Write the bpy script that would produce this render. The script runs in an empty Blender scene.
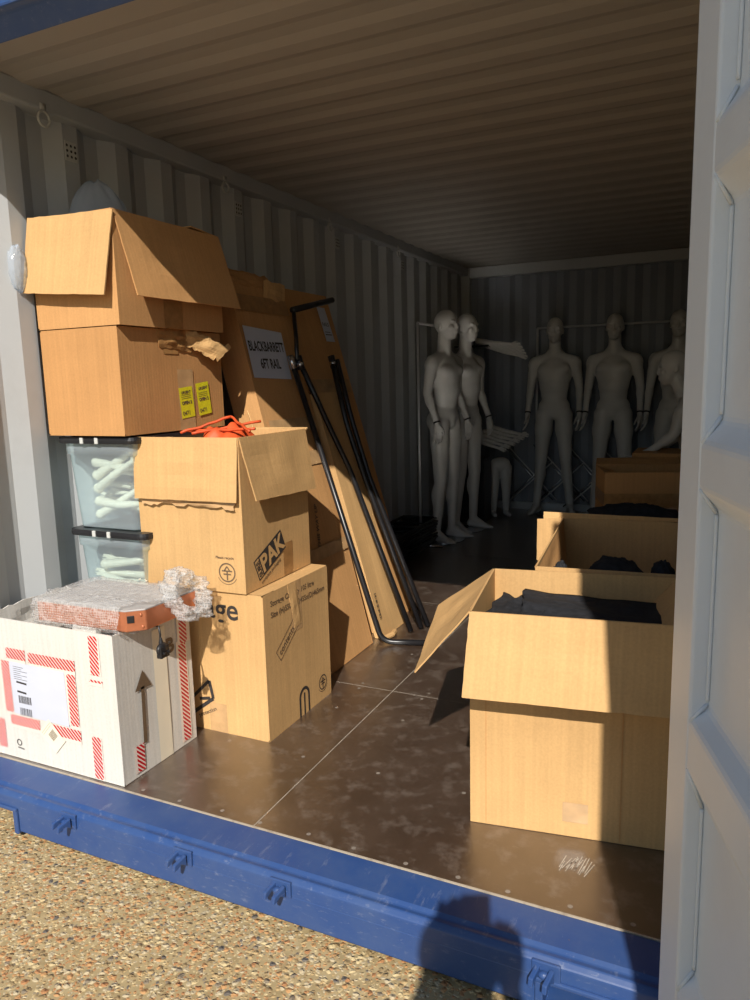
import bpy, math, random
import numpy as np
from mathutils import Vector, Matrix, noise, Euler

# ---------------------------------------------------------------- camera, sky, sun, exposure
S = bpy.context.scene
COL = S.collection
def _cam():
    f = 727.0
    v1 = np.array([345., -126., f]); v1 /= np.linalg.norm(v1)
    v2 = np.array([-1559., -77., f]); v2 /= np.linalg.norm(v2)
    X = -v2; X = X - X.dot(v1) * v1; X /= np.linalg.norm(X)
    Z = -np.cross(X, v1) if np.cross(X, v1)[1] > 0 else np.cross(X, v1)
    R = np.array([X, v1, Z])
    cx = R @ np.array([1., 0, 0]); cy = R @ np.array([0, -1., 0]); cz = R @ np.array([0, 0, -1.])
    cd = bpy.data.cameras.new('camera'); co = bpy.data.objects.new('camera', cd); COL.objects.link(co)
    m = Matrix(((cx[0], cy[0], cz[0], 0), (cx[1], cy[1], cz[1], 0), (cx[2], cy[2], cz[2], 1.30), (0, 0, 0, 1)))
    co.matrix_world = m
    cd.sensor_fit = 'VERTICAL'; cd.sensor_height = 36.0; cd.lens = f / 1000 * 36.0
    cd.clip_start = 0.02; cd.clip_end = 200
    S.camera = co
_cam()
SUN_DIR = Vector((-0.305, 1.0, -0.833)).normalized()
sd = bpy.data.lights.new('sun', 'SUN'); sd.energy = 5.8; sd.angle = math.radians(0.53); sd.color = (1.0, 0.94, 0.85)
so = bpy.data.objects.new('sun', sd); COL.objects.link(so)
so.rotation_euler = SUN_DIR.to_track_quat('-Z', 'Y').to_euler(); so.location = (3, -8, 7)
W = bpy.data.worlds.new('sky'); S.world = W; W.use_nodes = True
nt = W.node_tree; bg = nt.nodes['Background']
sky = nt.nodes.new('ShaderNodeTexSky'); sky.sky_type = 'NISHITA'; sky.sun_disc = False
sky.sun_elevation = math.asin(-SUN_DIR.z); sky.sun_rotation = math.atan2(-SUN_DIR.x, -SUN_DIR.y)
sky.air_density = 1.3; sky.dust_density = 0.3
nt.links.new(sky.outputs[0], bg.inputs[0]); bg.inputs[1].default_value = 0.082
vs = S.view_settings; vs.view_transform = 'Standard'; vs.look = 'None'; vs.exposure = 0.0; vs.gamma = 1.0; vs.use_curve_mapping = False

S.cycles.blur_glossy = 0.15      # keep the sun's bounce off the shiny floor

# ---------------------------------------------------------------- helpers
rnd = random.Random(7)
PI = math.pi
def nz(x, y=0, z=0): return noise.noise(Vector((x, y, z)))
class MB:
    def __init__(s): s.v = []; s.f = []; s.uv = []; s.mi = []
    def add(s, vs, fs, uvs=None, mi=0):
        b = len(s.v); s.v += [tuple(p) for p in vs]; s.uv += (list(uvs) if uvs else [(p[0], p[2]) for p in vs])
        for q in fs: s.f.append(tuple(b + i for i in q)); s.mi.append(mi)
        return s
    def map(s, fn): s.v = [tuple(fn(Vector(p))) for p in s.v]; return s
    def build(s, name, mats, parent=None, smooth=False, bevel=0, link=True):
        me = bpy.data.meshes.new(name); me.from_pydata(s.v, [], s.f)
        if not isinstance(mats, (list, tuple)): mats = [mats]
        for m in mats: me.materials.append(m)
        me.polygons.foreach_set('material_index', s.mi)
        uv = me.uv_layers.new(name='UVMap')
        li = np.zeros(len(me.loops), dtype=np.int32); me.loops.foreach_get('vertex_index', li)
        arr = np.array(s.uv, dtype=np.float32)[li]; uv.data.foreach_set('uv', arr.ravel())
        if smooth: me.polygons.foreach_set('use_smooth', [True] * len(me.polygons))
        me.update()
        o = bpy.data.objects.new(name, me)
        if link: COL.objects.link(o)
        if parent: o.parent = parent
        if bevel:
            b = o.modifiers.new('bevel', 'BEVEL'); b.width = bevel; b.segments = 2; b.limit_method = 'ANGLE'
        return o
def box(mb, x0, x1, y0, y1, z0, z1, mi=0, M=None):
    vs = [Vector((x, y, z)) for z in (z0, z1) for y in (y0, y1) for x in (x0, x1)]
    if M is not None: vs = [M @ p for p in vs]
    mb.add(vs, [(0, 2, 3, 1), (4, 5, 7, 6), (0, 1, 5, 4), (2, 6, 7, 3), (0, 4, 6, 2), (1, 3, 7, 5)], [(p[0] + p[1], p[2]) for p in vs], mi); return mb
def panel(mb, P, th=0.004, nx=10, ny=10, bulge=0.0, wob=0.0, seed=0, rag=0.0, mi=0):
    BL, BR, TR, TL = [Vector(p) for p in P]
    n = (BR - BL).cross(TL - BL).normalized(); w = (BR - BL).length; h = (TL - BL).length
    vs = []; uv = []
    for k in (0, 1):
        for j in range(ny + 1):
            v = j / ny
            for i in range(nx + 1):
                u = i / nx
                p = BL * (1 - u) * (1 - v) + BR * u * (1 - v) + TR * u * v + TL * (1 - u) * v
                e = math.sin(PI * u) * math.sin(PI * v)
                p = p + n * (bulge * e + wob * nz(u * 3 + seed, v * 3, seed * 1.7) * (0.25 + e))
                if rag and (i in (0, nx) or j in (0, ny)):
                    p = p + (BR - BL).normalized() * (rag * nz(v * 18, seed, 1.1) * (i in (0, nx))) + (TL - BL).normalized() * (rag * nz(u * 18, seed, 5.5) * (j in (0, ny)))
                vs.append(p - n * th * k); uv.append((u * w, v * h))
    N = (nx + 1) * (ny + 1); fs = []
    a = lambda i, j, k: k * N + j * (nx + 1) + i
    for j in range(ny):
        for i in range(nx):
            fs.append((a(i, j, 0), a(i + 1, j, 0), a(i + 1, j + 1, 0), a(i, j + 1, 0)))
            if th: fs.append((a(i, j, 1), a(i, j + 1, 1), a(i + 1, j + 1, 1), a(i + 1, j, 1)))
    if th:
        for i in range(nx):
            fs.append((a(i, 0, 0), a(i, 0, 1), a(i + 1, 0, 1), a(i + 1, 0, 0)))
            fs.append((a(i, ny, 0), a(i + 1, ny, 0), a(i + 1, ny, 1), a(i, ny, 1)))
        for j in range(ny):
            fs.append((a(0, j, 0), a(0, j + 1, 0), a(0, j + 1, 1), a(0, j, 1)))
            fs.append((a(nx, j, 0), a(nx, j, 1), a(nx, j + 1, 1), a(nx, j + 1, 0)))
    mb.add(vs, fs, uv, mi); return mb
def tube(mb, pts, r, seg=10, close=True, mi=0):
    pts = [Vector(p) for p in pts]; rs = r if isinstance(r, (list, tuple)) else [r] * len(pts)
    vs = []; uv = []; up = None; L = 0
    for i, p in enumerate(pts):
        d = (pts[min(i + 1, len(pts) - 1)] - pts[max(i - 1, 0)]).normalized()
        if up is None: up = Vector((0, 0, 1)) if abs(d.z) < .9 else Vector((1, 0, 0))
        up = (up - d * up.dot(d)).normalized(); sd_ = d.cross(up)
        if i: L += (p - pts[i - 1]).length
        for k in range(seg):
            a = 2 * PI * k / seg
            vs.append(p + (up * math.cos(a) + sd_ * math.sin(a)) * rs[i]); uv.append((k / seg, L))
    n = len(pts); fs = []
    for i in range(n - 1):
        for k in range(seg):
            fs.append((i * seg + k, i * seg + (k + 1) % seg, (i + 1) * seg + (k + 1) % seg, (i + 1) * seg + k))
    if close: fs.append(tuple(range(seg - 1, -1, -1))); fs.append(tuple((n - 1) * seg + k for k in range(seg)))
    mb.add(vs, fs, uv, mi); return mb
def bend(a, b, c, r=0.05, n=6):
    a, b, c = Vector(a), Vector(b), Vector(c); u = (a - b).normalized(); w = (c - b).normalized()
    p0 = b + u * r; p2 = b + w * r
    return [p0 * (1 - t) ** 2 + b * 2 * t * (1 - t) + p2 * t * t for t in [i / n for i in range(n + 1)]]
def ball(mb, c, r, rot=None, nu=16, nv=10, mi=0):
    r = (r, r, r) if not isinstance(r, (list, tuple)) else r
    c = Vector(c); vs = []; fs = []
    Rm = Euler(rot).to_matrix() if rot else Matrix.Identity(3)
    vs.append(c + Rm @ Vector((0, 0, r[2])))
    for j in range(1, nv):
        t = PI * j / nv
        for i in range(nu):
            a = 2 * PI * i / nu
            vs.append(c + Rm @ Vector((r[0] * math.sin(t) * math.cos(a), r[1] * math.sin(t) * math.sin(a), r[2] * math.cos(t))))
    vs.append(c + Rm @ Vector((0, 0, -r[2])))
    for i in range(nu):
        fs.append((0, 1 + i, 1 + (i + 1) % nu)); b = 1 + (nv - 2) * nu
        fs.append((len(vs) - 1, b + (i + 1) % nu, b + i))
    for j in range(nv - 2):
        for i in range(nu):
            a0 = 1 + j * nu
            fs.append((a0 + i, a0 + nu + i, a0 + nu + (i + 1) % nu, a0 + (i + 1) % nu))
    mb.add(vs, fs, None, mi); return mb
def capsule(mb, a, b, ra, rb, seg=12):
    a = Vector(a); b = Vector(b); d = (b - a).normalized(); pts = []; rs = []
    for t in (-80, -50, -20): pts.append(a + d * ra * math.sin(math.radians(t))); rs.append(ra * math.cos(math.radians(t)))
    for t in (0, .33, .66, 1): pts.append(a.lerp(b, t)); rs.append(ra + (rb - ra) * t)
    for t in (20, 50, 80): pts.append(b + d * rb * math.sin(math.radians(t))); rs.append(rb * math.cos(math.radians(t)))
    return tube(mb, pts, rs, seg)
def fuse(mb, name, mat, voxel=0.006, it=5, factor=.5, parent=None, fine=None, big=22):
    o = mb.build(name, mat); r = o.modifiers.new('r', 'REMESH'); r.mode = 'VOXEL'; r.voxel_size = voxel; r.use_smooth_shade = True
    dg = bpy.context.evaluated_depsgraph_get(); dg.update()
    me = bpy.data.meshes.new_from_object(o.evaluated_get(dg)); me.name = name
    n = len(me.vertices); co = np.zeros(n * 3); me.vertices.foreach_get('co', co); co = co.reshape(-1, 3)
    ed = np.zeros(len(me.edges) * 2, dtype=np.int64); me.edges.foreach_get('vertices', ed); ed = ed.reshape(-1, 2)
    deg = np.bincount(ed.ravel(), minlength=n).astype(float)[:, None]; deg[deg == 0] = 1
    wt = np.zeros((n, 1))
    if fine is not None:
        wt[:] = 1
        for c, rr in fine:
            dd = np.linalg.norm(co - np.array(c), axis=1)[:, None]; wt = np.minimum(wt, np.clip((dd - rr) / .07, 0, 1))
    for k in range(max(it, big if fine is not None else 0)):
        s_ = np.zeros((n, 3))
        for a in range(3): s_[:, a] = np.bincount(ed[:, 0], co[ed[:, 1], a], n) + np.bincount(ed[:, 1], co[ed[:, 0], a], n)
        f = factor * (1.0 if k < it else wt); co = co + (s_ / deg - co) * f
    me.vertices.foreach_set('co', co.ravel())
    me.materials.clear(); me.materials.append(mat)
    me.polygons.foreach_set('use_smooth', [True] * len(me.polygons)); me.update()
    old = o.data; o.modifiers.clear(); o.data = me; bpy.data.meshes.remove(old)
    if parent: o.parent = parent
    return o
def fine_of(J):
    out = [(J['head'], .14)]
    for k in 'rl':
        w_ = Vector(J['wri_' + k]) + Vector(J['hdir_' + k]).normalized() * .08; out += [(tuple(w_), .10), (tuple(Vector(J['ank_' + k])), .10)]
    return out
def tag(o, label=None, cat=None, group=None, kind=None):
    if label: o['label'] = label
    if cat: o['category'] = cat
    if group: o['group'] = group
    if kind: o['kind'] = kind
    return o
def empty(name, loc=(0, 0, 0), rz=0, label=None, cat=None, group=None):
    o = bpy.data.objects.new(name, None); COL.objects.link(o); o.location = loc; o.rotation_euler = (0, 0, rz)
    o.empty_display_size = .05
    return tag(o, label, cat, group)
def copy_tree(o, parent=None):
    c = o.copy(); COL.objects.link(c); c.parent = parent
    for ch in list(o.children): copy_tree(ch, c)
    return c

# ---------------------------------------------------------------- materials
def new_mat(name):
    m = bpy.data.materials.new(name); m.use_nodes = True; nt = m.node_tree
    return m, nt, nt.nodes['Principled BSDF']
def N(nt, t, **kw):
    n = nt.nodes.new(t)
    for k, v in kw.items():
        if k.startswith('i_'): n.inputs[k[2:].replace('_', ' ')].default_value = v
        else: setattr(n, k, v)
    return n
def ramp(nt, fac, stops, interp='LINEAR'):
    r = nt.nodes.new('ShaderNodeValToRGB'); r.color_ramp.interpolation = interp
    el = r.color_ramp.elements
    while len(el) > 1: el.remove(el[-1])
    el[0].position, el[0].color = stops[0][0], (*stops[0][1], 1)
    for p, c in stops[1:]:
        e = el.new(p); e.color = (*c, 1)
    nt.links.new(fac, r.inputs[0]); return r.outputs[0]
def mixc(nt, fac, a, b, mode='MIX'):
    m = nt.nodes.new('ShaderNodeMix'); m.data_type = 'RGBA'; m.blend_type = mode
    for s, v in ((0, fac), (6, a), (7, b)):
        if hasattr(v, 'is_linked') or hasattr(v, 'links'): nt.links.new(v, m.inputs[s])
        else: m.inputs[s].default_value = v if s == 0 else (*v, 1)
    return m.outputs[2]
def coords(nt, which='Object', scale=(1, 1, 1)):
    tc = nt.nodes.new('ShaderNodeTexCoord'); mp = nt.nodes.new('ShaderNodeMapping'); mp.inputs[3].default_value = scale
    nt.links.new(tc.outputs[which], mp.inputs[0]); return mp.outputs[0]
def noise_t(nt, vec, scale, detail=3, rough=.5):
    n = nt.nodes.new('ShaderNodeTexNoise'); n.inputs['Scale'].default_value = scale; n.inputs['Detail'].default_value = detail; n.inputs['Roughness'].default_value = rough
    nt.links.new(vec, n.inputs['Vector']); return n.outputs[0]
def bump(nt, b, h, strength=.2, dist=.01, prev=None):
    n = nt.nodes.new('ShaderNodeBump'); n.inputs['Strength'].default_value = strength; n.inputs['Distance'].default_value = dist
    nt.links.new(h, n.inputs['Height'])
    if prev is not None: nt.links.new(prev, n.inputs['Normal'])
    if b is not None: nt.links.new(n.outputs[0], b.inputs['Normal'])
    return n.outputs[0]
def plain(name, col, rough=.5, metal=0, noise_amt=.1, nscale=8, spec=.5, bmp=0):
    m, nt, b = new_mat(name); c = coords(nt)
    n = noise_t(nt, c, nscale, 4)
    lo = tuple(x * (1 - noise_amt) for x in col); hi = tuple(min(1, x * (1 + noise_amt)) for x in col)
    nt.links.new(ramp(nt, n, [(.3, lo), (.7, hi)]), b.inputs['Base Color'])
    b.inputs['Roughness'].default_value = rough; b.inputs['Metallic'].default_value = metal; b.inputs['Specular IOR Level'].default_value = spec
    if bmp: bump(nt, b, n, bmp, .01)
    return m
def cardboard(name, col, flute=.5, stain=.12):
    m, nt, b = new_mat(name); uv = coords(nt, 'UV'); ob = coords(nt)
    w = N(nt, 'ShaderNodeTexWave', wave_type='BANDS', bands_direction='X'); w.inputs['Scale'].default_value = 1 / 0.0075 / 20 * PI; w.inputs['Distortion'].default_value = .25; w.inputs['Detail'].default_value = 1
    nt.links.new(uv, w.inputs['Vector'])
    st = noise_t(nt, coords(nt, 'UV', (70, 1.5, 1)), 1.0, 3)
    bl = noise_t(nt, ob, 5, 5, .6); fi = noise_t(nt, ob, 140, 2)
    base = ramp(nt, bl, [(.25, tuple(x * (1 - stain) for x in col)), (.75, tuple(min(1, x * (1 + stain * .6)) for x in col))])
    c2 = mixc(nt, .16, base, ramp(nt, st, [(.35, tuple(x * .62 for x in col)), (.65, tuple(min(1, x * 1.25) for x in col))]))
    c3 = mixc(nt, .10, c2, ramp(nt, fi, [(.3, tuple(x * .5 for x in col)), (.7, tuple(min(1, x * 1.4) for x in col))]))
    nt.links.new(c3, b.inputs['Base Color']); b.inputs['Roughness'].default_value = .78; b.inputs['Specular IOR Level'].default_value = .25
    p = bump(nt, None, w.outputs[0], .16 * flute, .0012); bump(nt, b, bl, .25, .006, p)
    return m
M = {}
M['card'] = cardboard('cardboard_pale', (.565, .345, .148))
M['card_tan'] = cardboard('cardboard_tan', (.54, .29, .115))
M['card_brown'] = cardboard('cardboard_brown', (.50, .26, .10), 1.0)
M['white_card'] = cardboard('cardboard_white', (.62, .60, .56), .5, .05)
M['ink'] = plain('printing_ink', (.035, .03, .028), .6)
M['ink_brown'] = plain('printing_ink_brown', (.13, .085, .05), .6)
M['tape'] = plain('parcel_tape', (.36, .19, .07), .28, 0, .2, 30)
M['tape_clear'] = plain('tape_clear', (.50, .31, .15), .22, 0, .15, 20)
M['paper'] = plain('paper', (.55, .58, .68), .6, 0, .03)
M['cream_paper'] = plain('cream_label', (.78, .72, .58), .6, 0, .04)
M['black_metal'] = plain('black_metal', (.012, .012, .014), .32, 0, .2)
M['black_plastic'] = plain('black_plastic', (.015, .015, .017), .35)
M['chrome'] = plain('chrome', (.55, .56, .58), .25, 1, .05)
M['rod_metal'] = plain('rod_metal', (.62, .63, .65), .35, .35, .05)
M['cloth'] = plain('black_cloth', (.022, .023, .027), .85, 0, .3, 40, .2, .3)
M['mannequin'] = plain('mannequin_grey', (.57, .56, .54), .38, 0, .04, 4)
M['limb_white'] = plain('limb_white', (.86, .80, .66), .38, 0, .03, 4)
M['copper'] = plain('copper_shell', (.55, .20, .10), .32, .55, .08, 30)
M['copper_inside'] = plain('copper_top', (.42, .40, .39), .45, .1, .08, 30)
M['orange'] = plain('orange_fabric', (.62, .085, .02), .55, 0, .25, 30)
M['skin'] = plain('skin', (.55, .32, .22), .5); M['hair'] = plain('hair', (.05, .03, .02), .6); M['jacket'] = plain('dark_jacket', (.03, .035, .05), .8)
M['screw'] = plain('screw_metal', (.33, .29, .25), .5, .4)
def painted(name, col, rough, dirt, dcol, scale=3, bmp=.05):
    m, nt, b = new_mat(name); c = coords(nt)
    n = noise_t(nt, c, scale, 6, .65); n2 = noise_t(nt, c, 45, 3)
    f = ramp(nt, n, [(.52, (0, 0, 0)), (.75, (dirt, dirt, dirt))])
    nt.links.new(mixc(nt, f, col, dcol), b.inputs['Base Color'])
    b.inputs['Roughness'].default_value = rough; bump(nt, b, n2, bmp, .004); return m
M['grey_paint'] = painted('container_grey_paint', (.53, .54, .52), .5, .35, (.36, .36, .34))
M['grey_inner'] = painted('container_wall_paint', (.43, .45, .465), .55, .4, (.33, .33, .33))
M['grey_back_shaded'] = painted('container_end_wall_shaded_paint', (.22, .245, .29), .6, .4, (.17, .18, .20))  # wall grey darkened and blued: shade of the far end put into the colour
M['ceil_paint'] = painted('ceiling_paint', (.40, .37, .33), .55, .35, (.36, .34, .31))
M['door_paint'] = painted('door_paint', (.68, .73, .78), .42, .25, (.58, .60, .62), 4, .12)
def blue_paint():
    m, nt, b = new_mat('container_blue_paint'); c = coords(nt)
    n = noise_t(nt, c, 7, 8, .7); sc = noise_t(nt, coords(nt, 'Object', (22, 5, 60)), 1.5, 6, .75)
    b1 = mixc(nt, ramp(nt, n, [(.4, (0, 0, 0)), (.75, (.7, .7, .7))]), (.022, .062, .20), (.055, .095, .21))
    b2 = mixc(nt, ramp(nt, sc, [(.58, (0, 0, 0)), (.72, (.38, .38, .38))]), b1, (.30, .32, .38))
    sp = noise_t(nt, c, 60, 4, .7)
    b3 = mixc(nt, ramp(nt, sp, [(.70, (0, 0, 0)), (.76, (.8, .8, .8))]), b2, (.16, .10, .07))
    nt.links.new(b3, b.inputs['Base Color']); b.inputs['Roughness'].default_value = .42; bump(nt, b, n, .2, .004); return m
M['blue'] = blue_paint()
M['edge_strip'] = painted('floor_edge_strip', (.42, .36, .28), .6, .8, (.18, .13, .10), 25)
def floor_mat():
    m, nt, b = new_mat('film_faced_plywood'); c = coords(nt)
    n = noise_t(nt, c, 3.0, 7, .65); n2 = noise_t(nt, c, 14, 6, .7); n3 = noise_t(nt, coords(nt, 'Object', (9, 40, 1)), 2, 6, .8)
    g = noise_t(nt, coords(nt, 'Object', (420, 8, 1)), 1, 2)
    base = mixc(nt, ramp(nt, n, [(.35, (0, 0, 0)), (.7, (1, 1, 1))]), (.045, .026, .016), (.075, .048, .033))
    dust = mixc(nt, ramp(nt, n2, [(.51, (0, 0, 0)), (.74, (.50, .50, .50))]), base, (.24, .20, .17))
    scr = mixc(nt, ramp(nt, n3, [(.62, (0, 0, 0)), (.72, (.4, .4, .4))]), dust, (.34, .29, .25))
    nt.links.new(scr, b.inputs['Base Color'])
    nt.links.new(ramp(nt, n2, [(.3, (.30,) * 3), (.7, (.46,) * 3)]), b.inputs['Roughness'])
    p = bump(nt, None, g, .06, .001); bump(nt, b, n2, .06, .002, p); b.inputs['Specular IOR Level'].default_value = .7; b.inputs['Coat Weight'].default_value = 1.0; b.inputs['Coat IOR'].default_value = 1.9; b.inputs['Coat Roughness'].default_value = .30
    return m
M['floor'] = floor_mat(); M['joint'] = plain('floor_joint_filler', (.42, .38, .32), .8, 0, .3, 60)
def gravel():
    m, nt, b = new_mat('exposed_aggregate'); c = coords(nt)
    nd = N(nt, 'ShaderNodeTexNoise'); nd.inputs['Scale'].default_value = 70; nt.links.new(c, nd.inputs['Vector'])
    vm = N(nt, 'ShaderNodeVectorMath', operation='MULTIPLY_ADD'); nt.links.new(nd.outputs['Color'], vm.inputs[0]); vm.inputs[1].default_value = (.012, .012, .012); nt.links.new(c, vm.inputs[2]); c = vm.outputs[0]
    def vor(scale):
        v = N(nt, 'ShaderNodeTexVoronoi', feature='F1'); v.inputs['Scale'].default_value = scale; v.inputs['Randomness'].default_value = 1
        nt.links.new(c, v.inputs['Vector']); return v
    a = vor(58); a2 = vor(105)
    sep = N(nt, 'ShaderNodeSeparateColor'); nt.links.new(a.outputs['Color'], sep.inputs[0])
    sep2 = N(nt, 'ShaderNodeSeparateColor'); nt.links.new(a2.outputs['Color'], sep2.inputs[0])
    stones = [(0, (.30, .21, .10)), (.18, (.46, .32, .15)), (.36, (.58, .45, .24)), (.5, (.42, .20, .08)), (.62, (.52, .42, .26)), (.74, (.50, .27, .11)), (.86, (.24, .19, .13)), (.90, (.50, .41, .26)), (.975, (.14, .12, .10))]
    ca = ramp(nt, sep.outputs[0], stones, 'CONSTANT'); cb = ramp(nt, sep2.outputs[0], stones, 'CONSTANT')
    ma = ramp(nt, a.outputs['Distance'], [(.44, (1, 1, 1)), (.54, (0, 0, 0))])
    mb2 = ramp(nt, a2.outputs['Distance'], [(.44, (1, 1, 1)), (.56, (0, 0, 0))])
    pres = N(nt, 'ShaderNodeMath', operation='GREATER_THAN'); nt.links.new(sep.outputs[1], pres.inputs[0]); pres.inputs[1].default_value = .22
    mm = N(nt, 'ShaderNodeMath', operation='MULTIPLY'); nt.links.new(ma, mm.inputs[0]); nt.links.new(pres.outputs[0], mm.inputs[1])
    grout = ramp(nt, noise_t(nt, c, 25, 5), [(.3, (.30, .22, .105)), (.7, (.44, .34, .18))])
    l1 = mixc(nt, mb2, grout, cb); l2 = mixc(nt, mm.outputs[0], l1, ca)
    nt.links.new(l2, b.inputs['Base Color']); b.inputs['Roughness'].default_value = .75
    h1 = N(nt, 'ShaderNodeMath', operation='MULTIPLY'); nt.links.new(ramp(nt, a.outputs['Distance'], [(0, (1, 1, 1)), (.5, (0, 0, 0))]), h1.inputs[0]); nt.links.new(pres.outputs[0], h1.inputs[1])
    h2 = N(nt, 'ShaderNodeMath', operation='MULTIPLY_ADD'); nt.links.new(ramp(nt, a2.outputs['Distance'], [(0, (1, 1, 1)), (.45, (0, 0, 0))]), h2.inputs[0]); h2.inputs[1].default_value = .45; nt.links.new(h1.outputs[0], h2.inputs[2])
    bump(nt, b, h2.outputs[0], .9, .006); return m
M['gravel'] = gravel()
def hatch():
    m, nt, b = new_mat('red_hatched_tape'); uv = coords(nt, 'UV'); sp = N(nt, 'ShaderNodeSeparateXYZ'); nt.links.new(uv, sp.inputs[0])
    # u across the tape 0..0.05, v along: white margins, slanting red dashes inside
    s = N(nt, 'ShaderNodeMath', operation='ADD'); nt.links.new(sp.outputs[0], s.inputs[0]); nt.links.new(sp.outputs[1], s.inputs[1])
    mu = N(nt, 'ShaderNodeMath', operation='MULTIPLY'); nt.links.new(s.outputs[0], mu.inputs[0]); mu.inputs[1].default_value = 62
    fr = N(nt, 'ShaderNodeMath', operation='FRACT'); nt.links.new(mu.outputs[0], fr.inputs[0])
    gt = N(nt, 'ShaderNodeMath', operation='GREATER_THAN'); nt.links.new(fr.outputs[0], gt.inputs[0]); gt.inputs[1].default_value = .38
    ins = ramp(nt, sp.outputs[0], [(0, (0, 0, 0)), (.008, (1, 1, 1)), (.047, (0, 0, 0))], 'CONSTANT')
    f = N(nt, 'ShaderNodeMath', operation='MULTIPLY'); nt.links.new(gt.outputs[0], f.inputs[0]); nt.links.new(ins, f.inputs[1])
    ln = ramp(nt, sp.outputs[0], [(0, (0, 0, 0)), (.004, (1, 1, 1)), (.0055, (0, 0, 0)), (.049, (1, 1, 1)), (.0505, (0, 0, 0))], 'CONSTANT')
    mx = N(nt, 'ShaderNodeMath', operation='MAXIMUM'); nt.links.new(f.outputs[0], mx.inputs[0]); nt.links.new(ln, mx.inputs[1])
    nt.links.new(mixc(nt, mx.outputs[0], (.72, .64, .58), (.50, .008, .018)), b.inputs['Base Color']); b.inputs['Roughness'].default_value = .35; return m
M['hatch'] = hatch()
def translucent(name, col, alpha, rough=.25, bmpscale=0, bstr=.3):
    m, nt, b = new_mat(name); out = nt.nodes['Material Output']
    tr = N(nt, 'ShaderNodeBsdfTransparent'); tr.inputs[0].default_value = (min(1, col[0] * 1.1), min(1, col[1] * 1.1), min(1, col[2] * 1.1), 1)
    tl = N(nt, 'ShaderNodeBsdfTranslucent'); tl.inputs[0].default_value = (*col, 1)
    b.inputs['Base Color'].default_value = (*col, 1); b.inputs['Roughness'].default_value = rough
    m1 = N(nt, 'ShaderNodeMixShader'); m1.inputs[0].default_value = .35; nt.links.new(b.outputs[0], m1.inputs[1]); nt.links.new(tl.outputs[0], m1.inputs[2])
    m2 = N(nt, 'ShaderNodeMixShader'); m2.inputs[0].default_value = alpha; nt.links.new(tr.outputs[0], m2.inputs[1]); nt.links.new(m1.outputs[0], m2.inputs[2])
    nt.links.new(m2.outputs[0], out.inputs[0])
    if bmpscale:
        v = N(nt, 'ShaderNodeTexVoronoi', feature='F1'); v.inputs['Scale'].default_value = bmpscale; v.inputs['Randomness'].default_value = .25
        nt.links.new(coords(nt), v.inputs['Vector']); h = ramp(nt, v.outputs['Distance'], [(0, (1, 1, 1)), (.6, (0, 0, 0))])
        n = bump(nt, b, h, bstr, .006)
        nt.links.new(n, tl.inputs['Normal'])
        nt.links.new(ramp(nt, v.outputs['Distance'], [(.1, (alpha * .55,) * 3), (.6, (min(1, alpha * 1.5),) * 3)]), m2.inputs[0])
    return m
M['tub'] = translucent('clear_polypropylene', (.80, .91, 1.0), .42, .2)
M['bubble'] = translucent('bubble_wrap', (.90, .90, .90), .30, .14, 120, .8)
M['bag'] = translucent('clear_plastic_bag', (.78, .84, .92), .42, .12)
def yellow():
    return plain('yellow_sticker', (.72, .66, .02), .5, 0, .1, 60)
M['yellow'] = yellow()

# ---------------------------------------------------------------- decals and lettering
def text2d(body, size, bold=0.0, extra=None):
    cu = bpy.data.curves.new('t', 'FONT'); cu.body = body; cu.size = size; cu.offset = bold; cu.resolution_u = 4; cu.align_x = 'LEFT'
    o = bpy.data.objects.new('t', cu); COL.objects.link(o); dg = bpy.context.evaluated_depsgraph_get(); dg.update()
    me = bpy.data.meshes.new_from_object(o.evaluated_get(dg))
    vs = [tuple(v.co)[:2] for v in me.vertices]; fs = [tuple(p.vertices) for p in me.polygons]
    bpy.data.objects.remove(o); bpy.data.curves.remove(cu); bpy.data.meshes.remove(me)
    return vs, fs
def ring2d(cx, cy, r0, r1, n=28, a0=0, a1=2 * PI, sq=1):
    vs = []; fs = []
    for i in range(n + 1):
        a = a0 + (a1 - a0) * i / n
        vs += [(cx + r0 * math.cos(a), cy + r0 * math.sin(a) * sq), (cx + r1 * math.cos(a), cy + r1 * math.sin(a) * sq)]
    for i in range(n): fs.append((2 * i, 2 * i + 1, 2 * i + 3, 2 * i + 2))
    return vs, fs
def quad2d(*p): return list(p), [tuple(range(len(p)))]
def stroke2d(p, q, w):
    p = Vector(p); q = Vector(q); d = (q - p).normalized(); n = Vector((-d.y, d.x)) * w / 2
    return [tuple(p - n), tuple(q - n), tuple(q + n), tuple(p + n)], [(0, 1, 2, 3)]
def xf(shape, rot=0, tx=0, ty=0, sx=1, sy=1):
    vs, fs = shape; c, s = math.cos(rot), math.sin(rot)
    return [(x * sx * c - y * sy * s + tx, x * sx * s + y * sy * c + ty) for x, y in vs], fs
def decal(name, shapes, face, mat, parent, lift=.0009):
    """face(u, v, d) -> point d outside the surface"""
    mb = MB()
    for vs, fs in shapes: mb.add([face(u, v, lift) for u, v in vs], fs, [(u, v) for u, v in vs])
    return mb.build(name, mat, parent)
def face_of(w, d, h, side):
    if side == 'front': return lambda u, v, e: Vector((u, -e, v))
    if side == 'right': return lambda u, v, e: Vector((w + e, u, v))
    if side == 'left': return lambda u, v, e: Vector((-e, d - u, v))
def strip(name, face, u0, v0, u1, v1, mat, parent, lift=.0007, n=8):
    mb = MB(); vs = []; uv = []
    for j in range(n + 1):
        for i in (0, 1):
            u = u0 + (u1 - u0) * i; v = v0 + (v1 - v0) * j / n
            vs.append(face(u, v, lift)); uv.append((abs(u1 - u0) * i, abs(v1 - v0) * j / n))
    mb.add(vs, [(2 * j, 2 * j + 1, 2 * j + 3, 2 * j + 2) for j in range(n)], uv); return mb.build(name, mat, parent)
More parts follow.
